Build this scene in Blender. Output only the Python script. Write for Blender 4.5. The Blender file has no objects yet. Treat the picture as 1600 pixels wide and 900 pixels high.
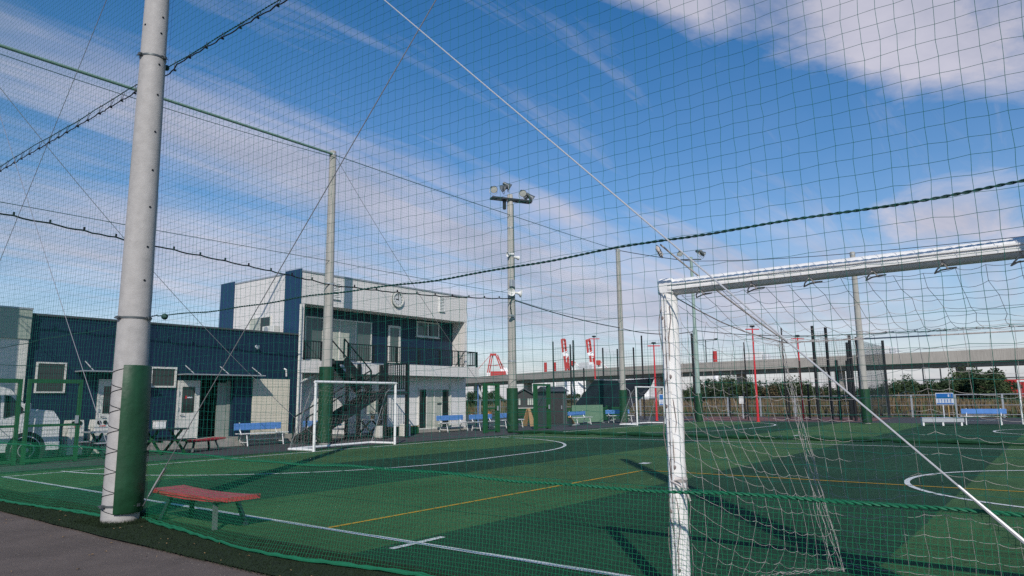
import bpy, math, random
import numpy as np
from mathutils import Vector, Matrix

random.seed(7)
rng = np.random.default_rng(11)
S = bpy.context.scene
COL = S.collection
R = math.radians

# ------------------------------------------------------------------ camera
CAM_H = 1.42
TH, AZ, ROLL, FPX = 0.156436, 0.658325, -0.011702, 1105.41
fw = Vector((math.cos(AZ) * math.cos(TH), math.sin(AZ) * math.cos(TH), math.sin(TH)))
rt = Vector((math.sin(AZ), -math.cos(AZ), 0))
upv = rt.cross(fw)
rt2 = rt * math.cos(ROLL) + upv * math.sin(ROLL)
up2 = upv * math.cos(ROLL) - rt * math.sin(ROLL)
cd = bpy.data.cameras.new('camera')
cd.sensor_width = 36.0
cd.lens = 36.0 * FPX / 1600.0
cd.clip_start = 0.05
cd.clip_end = 6000
cam = bpy.data.objects.new('camera', cd)
COL.objects.link(cam)
mm = Matrix((rt2, up2, -fw)).transposed().to_4x4()
mm.translation = (0, 0, CAM_H)
cam.matrix_world = mm
S.camera = cam

# ------------------------------------------------------------------ light
SUN_EL = R(36)
SDX, SDY = -0.77, -0.63            # horizontal direction TOWARDS the sun
S.view_settings.view_transform = 'Standard'
S.view_settings.look = 'None'
S.view_settings.exposure = 0.38
S.cycles.use_denoising = False
S.view_settings.gamma = 1.0
ld = bpy.data.lights.new('sun', 'SUN')
ld.energy = 2.9
ld.angle = R(0.5)
ld.color = (1.0, 0.94, 0.86)
sun = bpy.data.objects.new('sun', ld)
COL.objects.link(sun)
tosun = Vector((SDX * math.cos(SUN_EL), SDY * math.cos(SUN_EL), math.sin(SUN_EL)))
sun.rotation_euler = tosun.to_track_quat('Z', 'Y').to_euler()

W = bpy.data.worlds.new('World')
S.world = W
W.use_nodes = True
nt = W.node_tree
nt.nodes.clear()


def N(tree, typ, **kw):
    n = tree.nodes.new(typ)
    for k, v in kw.items():
        if k.startswith('i_'):
            key = k[2:]
            key = int(key) if key.isdigit() else key
            n.inputs[key].default_value = v
        else:
            setattr(n, k, v)
    return n


def L(tree, a, b):
    tree.links.new(a, b)


def M_(tree, op, a, b=None, c=None, clamp=False):
    n = tree.nodes.new('ShaderNodeMath')
    n.operation = op
    n.use_clamp = clamp
    for i, v in enumerate((a, b, c)):
        if v is None:
            continue
        if hasattr(v, 'is_linked') or hasattr(v, 'links'):
            tree.links.new(v, n.inputs[i])
        else:
            n.inputs[i].default_value = v
    return n.outputs[0]


def build_sky():
    t = nt
    out = N(t, 'ShaderNodeOutputWorld')
    sky = N(t, 'ShaderNodeTexSky')
    sky.sky_type = 'NISHITA'
    sky.sun_disc = False
    sky.sun_elevation = SUN_EL
    sky.sun_rotation = math.atan2(SDX, SDY)
    sky.air_density = 1.0
    sky.dust_density = 0.1
    sky.ozone_density = 3.0
    bg = N(t, 'ShaderNodeBackground', i_Strength=0.090)
    hs = N(t, 'ShaderNodeHueSaturation', i_Saturation=1.36)
    L(t, sky.outputs[0], hs.inputs['Color'])
    L(t, hs.outputs[0], bg.inputs[0])
    cl = N(t, 'ShaderNodeBackground', i_Strength=1.0)
    tc = N(t, 'ShaderNodeTexCoord')
    sep = N(t, 'ShaderNodeSeparateXYZ')
    L(t, tc.outputs['Generated'], sep.inputs[0])
    x, y, z = sep.outputs
    den = M_(t, 'ADD', M_(t, 'MAXIMUM', z, 0.0), 0.12)
    qx = M_(t, 'DIVIDE', x, den)
    qy = M_(t, 'DIVIDE', y, den)
    comb = N(t, 'ShaderNodeCombineXYZ')
    L(t, qx, comb.inputs[0])
    L(t, qy, comb.inputs[1])
    # fine wispy noise, stretched along the wind
    def noise(rot, sc, scale, detail, dist, off=(0, 0, 0), rough=0.55):
        mp = N(t, 'ShaderNodeMapping')
        mp.inputs['Rotation'].default_value = (0, 0, R(rot))
        mp.inputs['Scale'].default_value = sc
        mp.inputs['Location'].default_value = off
        L(t, comb.outputs[0], mp.inputs[0])
        nz = N(t, 'ShaderNodeTexNoise', i_Scale=scale, i_Detail=detail, i_Roughness=rough, i_Distortion=dist)
        L(t, mp.outputs[0], nz.inputs['Vector'])
        return nz.outputs[0]
    wisps = noise(-5, (0.42, 2.9, 1), 1.5, 10, 0.7, (3.1, 1.2, 0), 0.64)
    puffs = noise(20, (1.0, 1.5, 1), 1.5, 9, 0.35, (0.4, 5.2, 0), 0.6)
    def bump(cx, cy, rot, lx, ly):          # soft elliptical weather patch on the cloud layer
        dx = M_(t, 'SUBTRACT', qx, cx)
        dy = M_(t, 'SUBTRACT', qy, cy)
        c, s = math.cos(R(rot)), math.sin(R(rot))
        a = M_(t, 'DIVIDE', M_(t, 'ADD', M_(t, 'MULTIPLY', dx, c), M_(t, 'MULTIPLY', dy, s)), lx)
        b = M_(t, 'DIVIDE', M_(t, 'SUBTRACT', M_(t, 'MULTIPLY', dy, c), M_(t, 'MULTIPLY', dx, s)), ly)
        r2 = M_(t, 'ADD', M_(t, 'MULTIPLY', a, a), M_(t, 'MULTIPLY', b, b))
        return M_(t, 'POWER', 2.718, M_(t, 'MULTIPLY', r2, -1.0))
    thin = None
    for args, amp in (((1.15, 1.80, 3, 1.2, 0.24), 0.76), ((1.25, 2.95, 6, 1.0, 0.50), 0.62), ((3.2, 2.2, -6, 1.7, 0.85), 0.72),
                      ((0.95, 1.33, 4, 0.5, 0.07), 0.14), ((3.9, 1.1, 0, 1.3, 0.9), 0.6), ((3.6, 5.0, 40, 2.8, 1.8), 0.34), ((2.1, 1.42, 0, 0.25, 0.08), 0.62), ((1.5, 1.0, 0, 0.3, 0.2), 0.08)):
        m = M_(t, 'MULTIPLY', bump(*args), amp)
        thin = m if thin is None else M_(t, 'ADD', thin, m)
    thick = None
    for args, amp in (((1.62, 0.20, -32, 0.66, 0.25), 0.80), ((2.2, -0.6, -25, 0.9, 0.40), 0.6), ((3.0, 0.26, -12, 0.45, 0.30), 0.85),
                      ((1.17, 0.60, -22, 0.24, 0.09), 0.60), ((-1.5, -1.5, 30, 2.0, 0.7), 0.6), ((0.5, -3, 0, 2.0, 0.9), 0.6), ((1.48, 3.30, 10, 0.17, 0.10), 0.62)):
        m = M_(t, 'MULTIPLY', bump(*args), amp)
        thick = m if thick is None else M_(t, 'ADD', thick, m)
    a1 = M_(t, 'MULTIPLY', M_(t, 'SUBTRACT', M_(t, 'ADD', thin, M_(t, 'MULTIPLY', wisps, 1.65)), 1.01), 1.35, clamp=True)
    a2 = M_(t, 'MULTIPLY', M_(t, 'SUBTRACT', M_(t, 'ADD', thick, M_(t, 'MULTIPLY', puffs, 1.6)), 1.14), 2.4, clamp=True)
    # pale sea haze in the last degrees above the horizon, all round
    hz = M_(t, 'MULTIPLY', M_(t, 'POWER', 2.718, M_(t, 'MULTIPLY', M_(t, 'MAXIMUM', z, 0.0), -6.5)), 0.93)
    cover = M_(t, 'MAXIMUM', M_(t, 'MULTIPLY', a1, 0.80), M_(t, 'MULTIPLY', a2, 0.90))
    cover = M_(t, 'SUBTRACT', 1.0, M_(t, 'MULTIPLY', M_(t, 'SUBTRACT', 1.0, cover), M_(t, 'SUBTRACT', 1.0, hz)))
    cr = N(t, 'ShaderNodeValToRGB')
    cr.color_ramp.elements[0].position = 0.30
    cr.color_ramp.elements[0].color = (0.325, 0.335, 0.42, 1)
    cr.color_ramp.elements[1].position = 0.75
    cr.color_ramp.elements[1].color = (0.55, 0.525, 0.59, 1)
    L(t, puffs, cr.inputs[0])
    L(t, cr.outputs[0], cl.inputs[0])
    mx = N(t, 'ShaderNodeMixShader')
    L(t, cover, mx.inputs[0])
    L(t, bg.outputs[0], mx.inputs[1])
    L(t, cl.outputs[0], mx.inputs[2])
    L(t, mx.outputs[0], out.inputs[0])


build_sky()

# ------------------------------------------------------------------ materials
MATS = {}


def mat(name, col, rough=0.7, var=0.12, scale=6.0, bump=0.0, bscale=60.0, metal=0.0, streak=0.0, spec=0.35):
    """principled surface whose colour wanders with two octaves of noise; optional relief and vertical weather streaks"""
    if name in MATS:
        return MATS[name]
    m = bpy.data.materials.new(name)
    m.use_nodes = True
    t = m.node_tree
    b = t.nodes['Principled BSDF']
    b.inputs['Roughness'].default_value = rough
    b.inputs['Metallic'].default_value = metal
    b.inputs['Specular IOR Level'].default_value = spec
    tc = N(t, 'ShaderNodeTexCoord')
    nz = N(t, 'ShaderNodeTexNoise', i_Scale=scale, i_Detail=6.0, i_Roughness=0.62)
    L(t, tc.outputs['Object'], nz.inputs['Vector'])
    mr = N(t, 'ShaderNodeMapRange')
    mr.inputs[1].default_value = 0.25
    mr.inputs[2].default_value = 0.75
    mr.inputs[3].default_value = 1 - var
    mr.inputs[4].default_value = 1 + var
    L(t, nz.outputs[0], mr.inputs[0])
    val = mr.outputs[0]
    if streak:
        mp = N(t, 'ShaderNodeMapping')
        mp.inputs['Scale'].default_value = (7, 7, 0.35)
        L(t, tc.outputs['Object'], mp.inputs[0])
        n2 = N(t, 'ShaderNodeTexNoise', i_Scale=1.6, i_Detail=5.0)
        L(t, mp.outputs[0], n2.inputs['Vector'])
        m2 = N(t, 'ShaderNodeMapRange')
        m2.inputs[1].default_value = 0.35
        m2.inputs[2].default_value = 0.7
        m2.inputs[3].default_value = 1.0
        m2.inputs[4].default_value = 1 - streak
        L(t, n2.outputs[0], m2.inputs[0])
        val = M_(t, 'MULTIPLY', val, m2.outputs[0])
    vm = N(t, 'ShaderNodeVectorMath', operation='SCALE')
    vm.inputs[0].default_value = col
    L(t, val, vm.inputs['Scale'])
    L(t, vm.outputs[0], b.inputs['Base Color'])
    if bump:
        n3 = N(t, 'ShaderNodeTexNoise', i_Scale=bscale, i_Detail=4.0)
        L(t, tc.outputs['Object'], n3.inputs['Vector'])
        bp = N(t, 'ShaderNodeBump', i_Strength=bump, i_Distance=0.02)
        L(t, n3.outputs[0], bp.inputs['Height'])
        L(t, bp.outputs[0], b.inputs['Normal'])
    MATS[name] = m
    return m


def siding(name, col, axis, pitch, depth=0.5, var=0.05, joint=0.0):
    """painted metal cladding: vertical ribs as fine relief plus panel joints"""
    m = mat(name, col, 0.5, var, 1.3, streak=0.06)
    t = m.node_tree
    b = t.nodes['Principled BSDF']
    tc = N(t, 'ShaderNodeTexCoord')
    sp = N(t, 'ShaderNodeSeparateXYZ')
    L(t, tc.outputs['Object'], sp.inputs[0])
    if axis == 'h':
        v = M_(t, 'ADD', sp.outputs[0], sp.outputs[1])
    else:
        v = sp.outputs[2]
    w = M_(t, 'PINGPONG', v, pitch / 2)
    h = M_(t, 'MULTIPLY', M_(t, 'GREATER_THAN', w, pitch * 0.42), -1.0)
    if joint:
        w2 = M_(t, 'PINGPONG', sp.outputs[2], joint / 2)
        h = M_(t, 'ADD', h, M_(t, 'MULTIPLY', M_(t, 'LESS_THAN', w2, 0.008), -1.0))
    bp = N(t, 'ShaderNodeBump', i_Strength=depth, i_Distance=0.012)
    L(t, h, bp.inputs['Height'])
    L(t, bp.outputs[0], b.inputs['Normal'])
    return m


def turf_mat():
    m = bpy.data.materials.new('turf')
    m.use_nodes = True
    t = m.node_tree
    b = t.nodes['Principled BSDF']
    b.inputs['Roughness'].default_value = 0.85
    b.inputs['Specular IOR Level'].default_value = 0.15
    tc = N(t, 'ShaderNodeTexCoord')
    sp = N(t, 'ShaderNodeSeparateXYZ')
    L(t, tc.outputs['Object'], sp.inputs[0])
    ed = N(t, 'ShaderNodeTexNoise', i_Scale=14.0, i_Detail=3.0)
    L(t, tc.outputs['Object'], ed.inputs['Vector'])
    # laid in 4.1 m rolls of two yarn colours
    yy = M_(t, 'ADD', M_(t, 'ADD', sp.outputs[1], -1.4 + 8.2 * 20), M_(t, 'MULTIPLY', M_(t, 'SUBTRACT', ed.outputs[0], 0.5), 0.10))
    band = M_(t, 'LESS_THAN', M_(t, 'MODULO', yy, 8.2), 4.1)
    n1 = N(t, 'ShaderNodeTexNoise', i_Scale=0.55, i_Detail=6.0)
    n2 = N(t, 'ShaderNodeTexNoise', i_Scale=38.0, i_Detail=5.0, i_Roughness=0.7)
    L(t, tc.outputs['Object'], n1.inputs['Vector'])
    L(t, tc.outputs['Object'], n2.inputs['Vector'])
    cm = N(t, 'ShaderNodeMix', data_type='RGBA')
    cm.inputs[6].default_value = (0.068, 0.148, 0.057, 1)
    cm.inputs[7].default_value = (0.025, 0.078, 0.040, 1)
    L(t, band, cm.inputs[0])
    f1 = N(t, 'ShaderNodeMapRange')
    for i, v in ((1, 0.3), (2, 0.7), (3, 0.80), (4, 1.18)):
        f1.inputs[i].default_value = v
    L(t, n1.outputs[0], f1.inputs[0])
    f2 = N(t, 'ShaderNodeMapRange')
    for i, v in ((1, 0.3), (2, 0.7), (3, 0.72), (4, 1.3)):
        f2.inputs[i].default_value = v
    L(t, n2.outputs[0], f2.inputs[0])
    vm = N(t, 'ShaderNodeVectorMath', operation='SCALE')
    L(t, cm.outputs[2], vm.inputs[0])
    L(t, M_(t, 'MULTIPLY', f1.outputs[0], f2.outputs[0]), vm.inputs['Scale'])
    mp = N(t, 'ShaderNodeMapping')
    mp.inputs['Scale'].default_value = (0.35, 3.0, 1)
    L(t, tc.outputs['Object'], mp.inputs[0])
    n4 = N(t, 'ShaderNodeTexNoise', i_Scale=2.2, i_Detail=7.0, i_Roughness=0.7)
    L(t, mp.outputs[0], n4.inputs['Vector'])
    f4 = N(t, 'ShaderNodeMapRange')
    for i, v in ((1, 0.3), (2, 0.7), (3, 0.84), (4, 1.16)):
        f4.inputs[i].default_value = v
    L(t, n4.outputs[0], f4.inputs[0])
    vm2 = N(t, 'ShaderNodeVectorMath', operation='SCALE')
    L(t, vm.outputs[0], vm2.inputs[0])
    L(t, f4.outputs[0], vm2.inputs['Scale'])
    vm = vm2
    L(t, vm.outputs[0], b.inputs['Base Color'])
    n3 = N(t, 'ShaderNodeTexNoise', i_Scale=160.0, i_Detail=3.0)
    L(t, tc.outputs['Object'], n3.inputs['Vector'])
    bp = N(t, 'ShaderNodeBump', i_Strength=0.9, i_Distance=0.03)
    L(t, n3.outputs[0], bp.inputs['Height'])
    L(t, bp.outputs[0], b.inputs['Normal'])
    return m


TURF = turf_mat()
ASPHALT = mat('asphalt', (0.060, 0.062, 0.066), 0.9, 0.25, 2.2, 0.5, 180)
PAVE = mat('pavement', (0.130, 0.102, 0.088), 0.92, 0.30, 1.4, 0.7, 140)
VERGE = mat('verge_turf', (0.017, 0.034, 0.012), 0.95, 0.25, 9.0, 1.0, 120)
LINE = mat('line_white', (0.62, 0.64, 0.62), 0.8, 0.22, 25.0, 0.5, 160)
YLINE = mat('line_yellow', (0.48, 0.28, 0.02), 0.8, 0.25, 25.0)
FIELD = mat('dry_field', (0.13, 0.10, 0.055), 0.95, 0.45, 0.25)
CLAY = mat('clay_court', (0.19, 0.085, 0.07), 0.9, 0.15, 1.0)
CONC = mat('concrete_pole', (0.40, 0.385, 0.37), 0.8, 0.14, 9.0, 0.25, 90, streak=0.08)
CONC2 = mat('concrete_far', (0.40, 0.385, 0.35), 0.8, 0.12, 4.0, 0.2, 60, streak=0.15)
VIAD = mat('viaduct_concrete', (0.40, 0.375, 0.335), 0.85, 0.16, 0.12, streak=0.25)
GIRD = mat('viaduct_girder', (0.20, 0.255, 0.27), 0.7, 0.1, 0.2)
PADG = mat('pad_green', (0.012, 0.060, 0.026), 0.5, 0.30, 4.0, 0.35, 9, streak=0.2)
GREENP = mat('green_paint', (0.016, 0.088, 0.032), 0.5, 0.12, 6.0)
GREENPOLE = mat('green_pole', (0.24, 0.33, 0.29), 0.55, 0.10, 5.0)
NETG = mat('net_green', (0.003, 0.150, 0.105), 0.6, 0.15, 3.0)
NETL = mat('net_green_low', (0.005, 0.200, 0.085), 0.6, 0.2, 3.0)
NETD = mat('net_dark', (0.02, 0.045, 0.045), 0.7, 0.1, 3.0)
ROPEG = mat('rope_green', (0.010, 0.135, 0.065), 0.65, 0.2, 40.0)
ROPED = mat('rope_dark', (0.012, 0.055, 0.045), 0.65, 0.2, 40.0)
CABLE = mat('cable_black', (0.012, 0.013, 0.014), 0.5, 0.1)
WIRE = mat('steel_wire', (0.30, 0.30, 0.31), 0.45, 0.1, 30.0, metal=0.4)
WIREB = mat('galvanised_wire', (0.55, 0.55, 0.56), 0.4, 0.1, 30.0, metal=0.3)
PIPEG = mat('green_pipe', (0.16, 0.26, 0.21), 0.5, 0.1)
STEEL = mat('galvanised', (0.42, 0.44, 0.46), 0.45, 0.15, 15.0, metal=0.4)
BLACK = mat('black_paint', (0.012, 0.014, 0.016), 0.45, 0.2, 8.0)
CHAR = mat('charcoal_paint', (0.03, 0.04, 0.043), 0.5, 0.2, 8.0)
WHITEP = mat('white_paint', (0.78, 0.78, 0.76), 0.35, 0.06, 8.0, streak=0.12)
GOALW = mat('goal_white', (0.80, 0.79, 0.77), 0.35, 0.07, 14.0, streak=0.10)
TWINE = mat('white_twine', (0.47, 0.43, 0.41), 0.8, 0.3, 9.0)
TWINEB = mat('brown_twine', (0.22, 0.18, 0.17), 0.8, 0.3, 9.0)
RED = mat('red_board', (0.50, 0.048, 0.065), 0.45, 0.2, 5.0, 0.15, 60, streak=0.2)
REDP = mat('red_paint', (0.55, 0.03, 0.04), 0.45, 0.12, 5.0)
BLUE = mat('blue_slat', (0.10, 0.24, 0.55), 0.45, 0.16, 5.0)
LEGD = mat('bench_leg', (0.018, 0.033, 0.038), 0.5, 0.2, 8.0)
NAVY = siding('navy_siding', (0.008, 0.022, 0.052), 'h', 0.30, 0.35)
NAVYP = siding('navy_panel', (0.015, 0.047, 0.112), 'h', 0.22, 0.45)
WSID = siding('white_siding', (0.74, 0.71, 0.68), 'h', 0.22, 0.35, 0.04)
WLOW = siding('white_lower_siding', (0.78, 0.76, 0.73), 'z', 0.40, 0.25, 0.04)
BEIGE = siding('beige_shutter', (0.68, 0.63, 0.51), 'z', 0.10, 0.6, 0.05)
SAGE = siding('sage_siding', (0.33, 0.37, 0.31), 'z', 0.25, 0.3, 0.05)
CREAM = siding('cream_siding', (0.62, 0.60, 0.54), 'z', 0.25, 0.3, 0.05)
PLINTH = mat('plinth', (0.34, 0.32, 0.29), 0.85, 0.2, 3.0, 0.3, 40, streak=0.2)
FRAME = mat('window_frame', (0.66, 0.65, 0.60), 0.4, 0.05)
GREYDOOR = mat('grey_door', (0.28, 0.31, 0.28), 0.5, 0.08)
CURTAIN = mat('curtain', (0.44, 0.46, 0.40), 0.9, 0.14, 6.0)
BOARDGREEN = mat('sage_board', (0.14, 0.24, 0.16), 0.6, 0.12)
ORANGE = mat('orange_plastic', (0.55, 0.20, 0.05), 0.45, 0.1)
TAN = mat('tan_board', (0.50, 0.32, 0.16), 0.7, 0.15)
TARP = mat('dark_tarp', (0.012, 0.020, 0.030), 0.7, 0.3, 1.5, 0.4, 6)
TYRE = mat('tyre', (0.015, 0.016, 0.017), 0.8, 0.15)
VANW = mat('van_white', (0.66, 0.67, 0.68), 0.28, 0.03, 2.0, spec=0.5)
CRANER = mat('crane_red', (0.42, 0.035, 0.035), 0.6, 0.1, 0.1)
CRANEW = mat('crane_white', (0.85, 0.85, 0.86), 0.6, 0.1, 0.1)
BARK = mat('bark', (0.09, 0.065, 0.045), 0.9, 0.3, 8.0, 0.5, 40)
LEAFA = mat('leaf_dark', (0.030, 0.055, 0.022), 0.75, 0.35, 1.2)
LEAFB = mat('leaf_mid', (0.055, 0.088, 0.030), 0.75, 0.35, 1.2)
LEAFC = mat('leaf_brown', (0.11, 0.085, 0.045), 0.8, 0.35, 1.2)
TAWNY = mat('dry_blade', (0.15, 0.108, 0.055), 0.9, 0.4, 0.7)
TAWNYG = mat('green_blade', (0.06, 0.085, 0.032), 0.9, 0.4, 0.7)
SIGNB = mat('sign_blue', (0.02, 0.14, 0.42), 0.4, 0.05)
SIGNW = mat('sign_white', (0.62, 0.66, 0.70), 0.4, 0.05)
YPOST = mat('yellow_post', (0.45, 0.30, 0.12), 0.6, 0.15)
CLOCKF = mat('clock_face', (0.60, 0.60, 0.60), 0.4, 0.03)
CLOCKR = mat('clock_rim', (0.20, 0.21, 0.22), 0.35, 0.05, metal=0.4)
LAMPD = mat('lamp_housing', (0.10, 0.115, 0.12), 0.45, 0.1, metal=0.3)
LAMPL = mat('lamp_lens', (0.62, 0.62, 0.58), 0.12, 0.03, spec=0.7)
ROOFG = mat('grey_roof', (0.06, 0.066, 0.075), 0.7, 0.12)
SHEDG = mat('grey_shed', (0.085, 0.10, 0.105), 0.6, 0.12)
HOUSED = mat('dark_wall', (0.045, 0.043, 0.045), 0.75, 0.15)


def glass(name, col, rough=0.06):
    m = mat(name, col, rough, 0.25, 0.8, spec=0.6)
    return m


GLASS = glass('window_glass', (0.075, 0.10, 0.095))
GLASSD = glass('dark_glass', (0.02, 0.026, 0.028))

# ------------------------------------------------------------------ builders


class MB:
    """collects shapes; build() links them as one mesh object"""

    def __init__(self):
        self.v, self.f = [], []

    def add(self, vs, fs):
        o = len(self.v)
        self.v.extend([tuple(p) for p in vs])
        self.f.extend([tuple(i + o for i in q) for q in fs])
        return self

    def box(self, a, b):
        x0, y0, z0 = a
        x1, y1, z1 = b
        return self.add([(x0, y0, z0), (x1, y0, z0), (x1, y1, z0), (x0, y1, z0), (x0, y0, z1), (x1, y0, z1), (x1, y1, z1), (x0, y1, z1)],
                        [(0, 3, 2, 1), (4, 5, 6, 7), (0, 1, 5, 4), (1, 2, 6, 5), (2, 3, 7, 6), (3, 0, 4, 7)])

    def bevbox(self, a, b, r=0.01):
        """box with chamfered edges along all sides"""
        x0, y0, z0 = a
        x1, y1, z1 = b
        pts, idx = [], {}
        for sx in (0, 1):
            for sy in (0, 1):
                for sz in (0, 1):
                    X, Y, Z = (x0, x1)[sx], (y0, y1)[sy], (z0, z1)[sz]
                    ix, iy, iz = (r, -r)[sx], (r, -r)[sy], (r, -r)[sz]
                    for k, p in enumerate(((X, Y + iy, Z + iz), (X + ix, Y, Z + iz), (X + ix, Y + iy, Z))):
                        idx[(sx, sy, sz, k)] = len(pts)
                        pts.append(p)
        F = []
        for s in (0, 1):
            F.append([idx[(s, a_, b_, 0)] for a_, b_ in ((0, 0), (1, 0), (1, 1), (0, 1))])
            F.append([idx[(a_, s, b_, 1)] for a_, b_ in ((0, 0), (1, 0), (1, 1), (0, 1))])
            F.append([idx[(a_, b_, s, 2)] for a_, b_ in ((0, 0), (1, 0), (1, 1), (0, 1))])
        for a_ in (0, 1):
            for b_ in (0, 1):
                F.append([idx[(a_, b_, 0, 0)], idx[(a_, b_, 1, 0)], idx[(a_, b_, 1, 1)], idx[(a_, b_, 0, 1)]])
                F.append([idx[(a_, 0, b_, 0)], idx[(a_, 1, b_, 0)], idx[(a_, 1, b_, 2)], idx[(a_, 0, b_, 2)]])
                F.append([idx[(0, a_, b_, 1)], idx[(1, a_, b_, 1)], idx[(1, a_, b_, 2)], idx[(0, a_, b_, 2)]])
                for c_ in (0, 1):
                    F.append([idx[(a_, b_, c_, k)] for k in range(3)])
        return self.add(pts, F)

    def tube(self, pts, r, n=8, cap=True):
        P = [Vector(p) for p in pts]
        m = len(P)
        rs = list(r) if isinstance(r, (list, tuple)) else [r] * m
        vs, fs = [], []
        nprev = None
        for i in range(m):
            t = (P[min(i + 1, m - 1)] - P[max(i - 1, 0)])
            if t.length < 1e-9:
                t = Vector((0, 0, 1))
            t.normalize()
            if nprev is None:
                a = Vector((1, 0, 0)) if abs(t.x) < 0.8 else Vector((0, 1, 0))
                nn = t.cross(a).normalized()
            else:
                nn = (nprev - t * nprev.dot(t))
                nn = nn.normalized() if nn.length > 1e-6 else t.orthogonal().normalized()
            nprev = nn
            bb = t.cross(nn)
            for k in range(n):
                an = 2 * math.pi * k / n
                vs.append(P[i] + (nn * math.cos(an) + bb * math.sin(an)) * rs[i])
        for i in range(m - 1):
            for k in range(n):
                k2 = (k + 1) % n
                fs.append((i * n + k, i * n + k2, (i + 1) * n + k2, (i + 1) * n + k))
        if cap:
            fs.append(tuple(range(n - 1, -1, -1)))
            fs.append(tuple((m - 1) * n + k for k in range(n)))
        return self.add(vs, fs)

    def beam(self, p, q, w, h, up=(0, 0, 1)):
        p, q, up = Vector(p), Vector(q), Vector(up)
        t = (q - p).normalized()
        s = t.cross(up)
        if s.length < 1e-5:
            s = t.cross(Vector((1, 0, 0)))
        s.normalize()
        u = s.cross(t)
        vs = []
        for c in (p, q):
            for a, b in ((-1, -1), (1, -1), (1, 1), (-1, 1)):
                vs.append(c + s * (a * w / 2) + u * (b * h / 2))
        return self.add(vs, [(0, 1, 2, 3), (7, 6, 5, 4), (0, 4, 5, 1), (1, 5, 6, 2), (2, 6, 7, 3), (3, 7, 4, 0)])

    def lathe(self, prof, c=(0, 0, 0), n=16, axis=(0, 0, 1), a0=0.0, a1=2 * math.pi):
        ax = Vector(axis).normalized()
        e1 = ax.orthogonal().normalized() if abs(ax.z) < 0.999 else Vector((1, 0, 0))
        e2 = ax.cross(e1)
        c = Vector(c)
        full = abs(a1 - a0 - 2 * math.pi) < 1e-6
        k = n if full else n + 1
        vs = []
        for r_, h in prof:
            for i in range(k):
                an = a0 + (a1 - a0) * i / n
                vs.append(c + ax * h + (e1 * math.cos(an) + e2 * math.sin(an)) * r_)
        fs = []
        for j in range(len(prof) - 1):
            for i in range(n):
                i2 = (i + 1) % k
                fs.append((j * k + i, j * k + i2, (j + 1) * k + i2, (j + 1) * k + i))
        return self.add(vs, fs)

    def prism(self, poly, d, axis=1):
        """poly of 2D points extruded from d[0] to d[1] along axis (0=x: poly is y,z; 1=y: poly is x,z; 2=z: poly is x,y)"""
        n = len(poly)
        vs = []
        for w in d:
            for a, b in poly:
                vs.append(((w, a, b), (a, w, b), (a, b, w))[axis])
        fs = [tuple(range(n)), tuple(range(2 * n - 1, n - 1, -1))]
        for i in range(n):
            j = (i + 1) % n
            fs.append((i, i + n, j + n, j))
        return self.add(vs, fs)

    def build(self, name, m, parent=None, smooth=False, kind=None, off=None, auto=40):
        me = bpy.data.meshes.new(name)
        vs = self.v
        if off is not None:
            vs = [(p[0] - off[0], p[1] - off[1], p[2] - off[2]) for p in vs]
        me.from_pydata(vs, [], self.f)
        me.materials.append(m)
        if smooth:
            me.shade_smooth()
            me.set_sharp_from_angle(angle=R(auto))
        ob = bpy.data.objects.new(name, me)
        COL.objects.link(ob)
        if parent is not None:
            ob.parent = parent
        if kind:
            ob['kind'] = kind
        return ob


def tag(o, label, cat, group=None):
    o['label'] = label
    o['category'] = cat
    if group:
        o['group'] = group
    return o


def thing(name, label, cat, loc=(0, 0, 0), rz=0.0, group=None):
    o = bpy.data.objects.new(name, None)
    o.empty_display_size = 0.2
    COL.objects.link(o)
    o.location = loc
    o.rotation_euler = (0, 0, rz)
    return tag(o, label, cat, group)


KIDS = {}


def copy_tree(src, loc, rz=0.0, label=None, group=None, scale=None):
    kids = {}
    for ob in COL.objects:
        if ob.parent is not None:
            kids.setdefault(ob.parent.name, []).append(ob)

    def rec(o, par):
        c = o.copy()
        COL.objects.link(c)
        if par is not None:
            c.parent = par
        for ch in kids.get(o.name, ()):
            rec(ch, c)
        return c
    c = rec(src, None)
    c.location = loc
    c.rotation_euler = (0, 0, rz)
    if scale:
        c.scale = scale
    if label:
        c['label'] = label
    if group:
        c['group'] = group
    return c


def struct(mb, name, m):
    return mb.build(name, m, kind='structure')


def mesh_np(name, V, F, m, parent=None, kind=None):
    """quads from numpy arrays"""
    me = bpy.data.meshes.new(name)
    nv, nf = len(V), len(F)
    me.vertices.add(nv)
    me.vertices.foreach_set('co', V.astype(np.float32).ravel())
    k = F.shape[1]
    me.loops.add(nf * k)
    me.loops.foreach_set('vertex_index', F.astype(np.int32).ravel())
    me.polygons.add(nf)
    me.polygons.foreach_set('loop_start', np.arange(0, nf * k, k, dtype=np.int32))
    me.update(calc_edges=True)
    me.validate()
    me.materials.append(m)
    ob = bpy.data.objects.new(name, me)
    COL.objects.link(ob)
    if parent is not None:
        ob.parent = parent
    if kind:
        ob['kind'] = kind
    return ob


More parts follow.
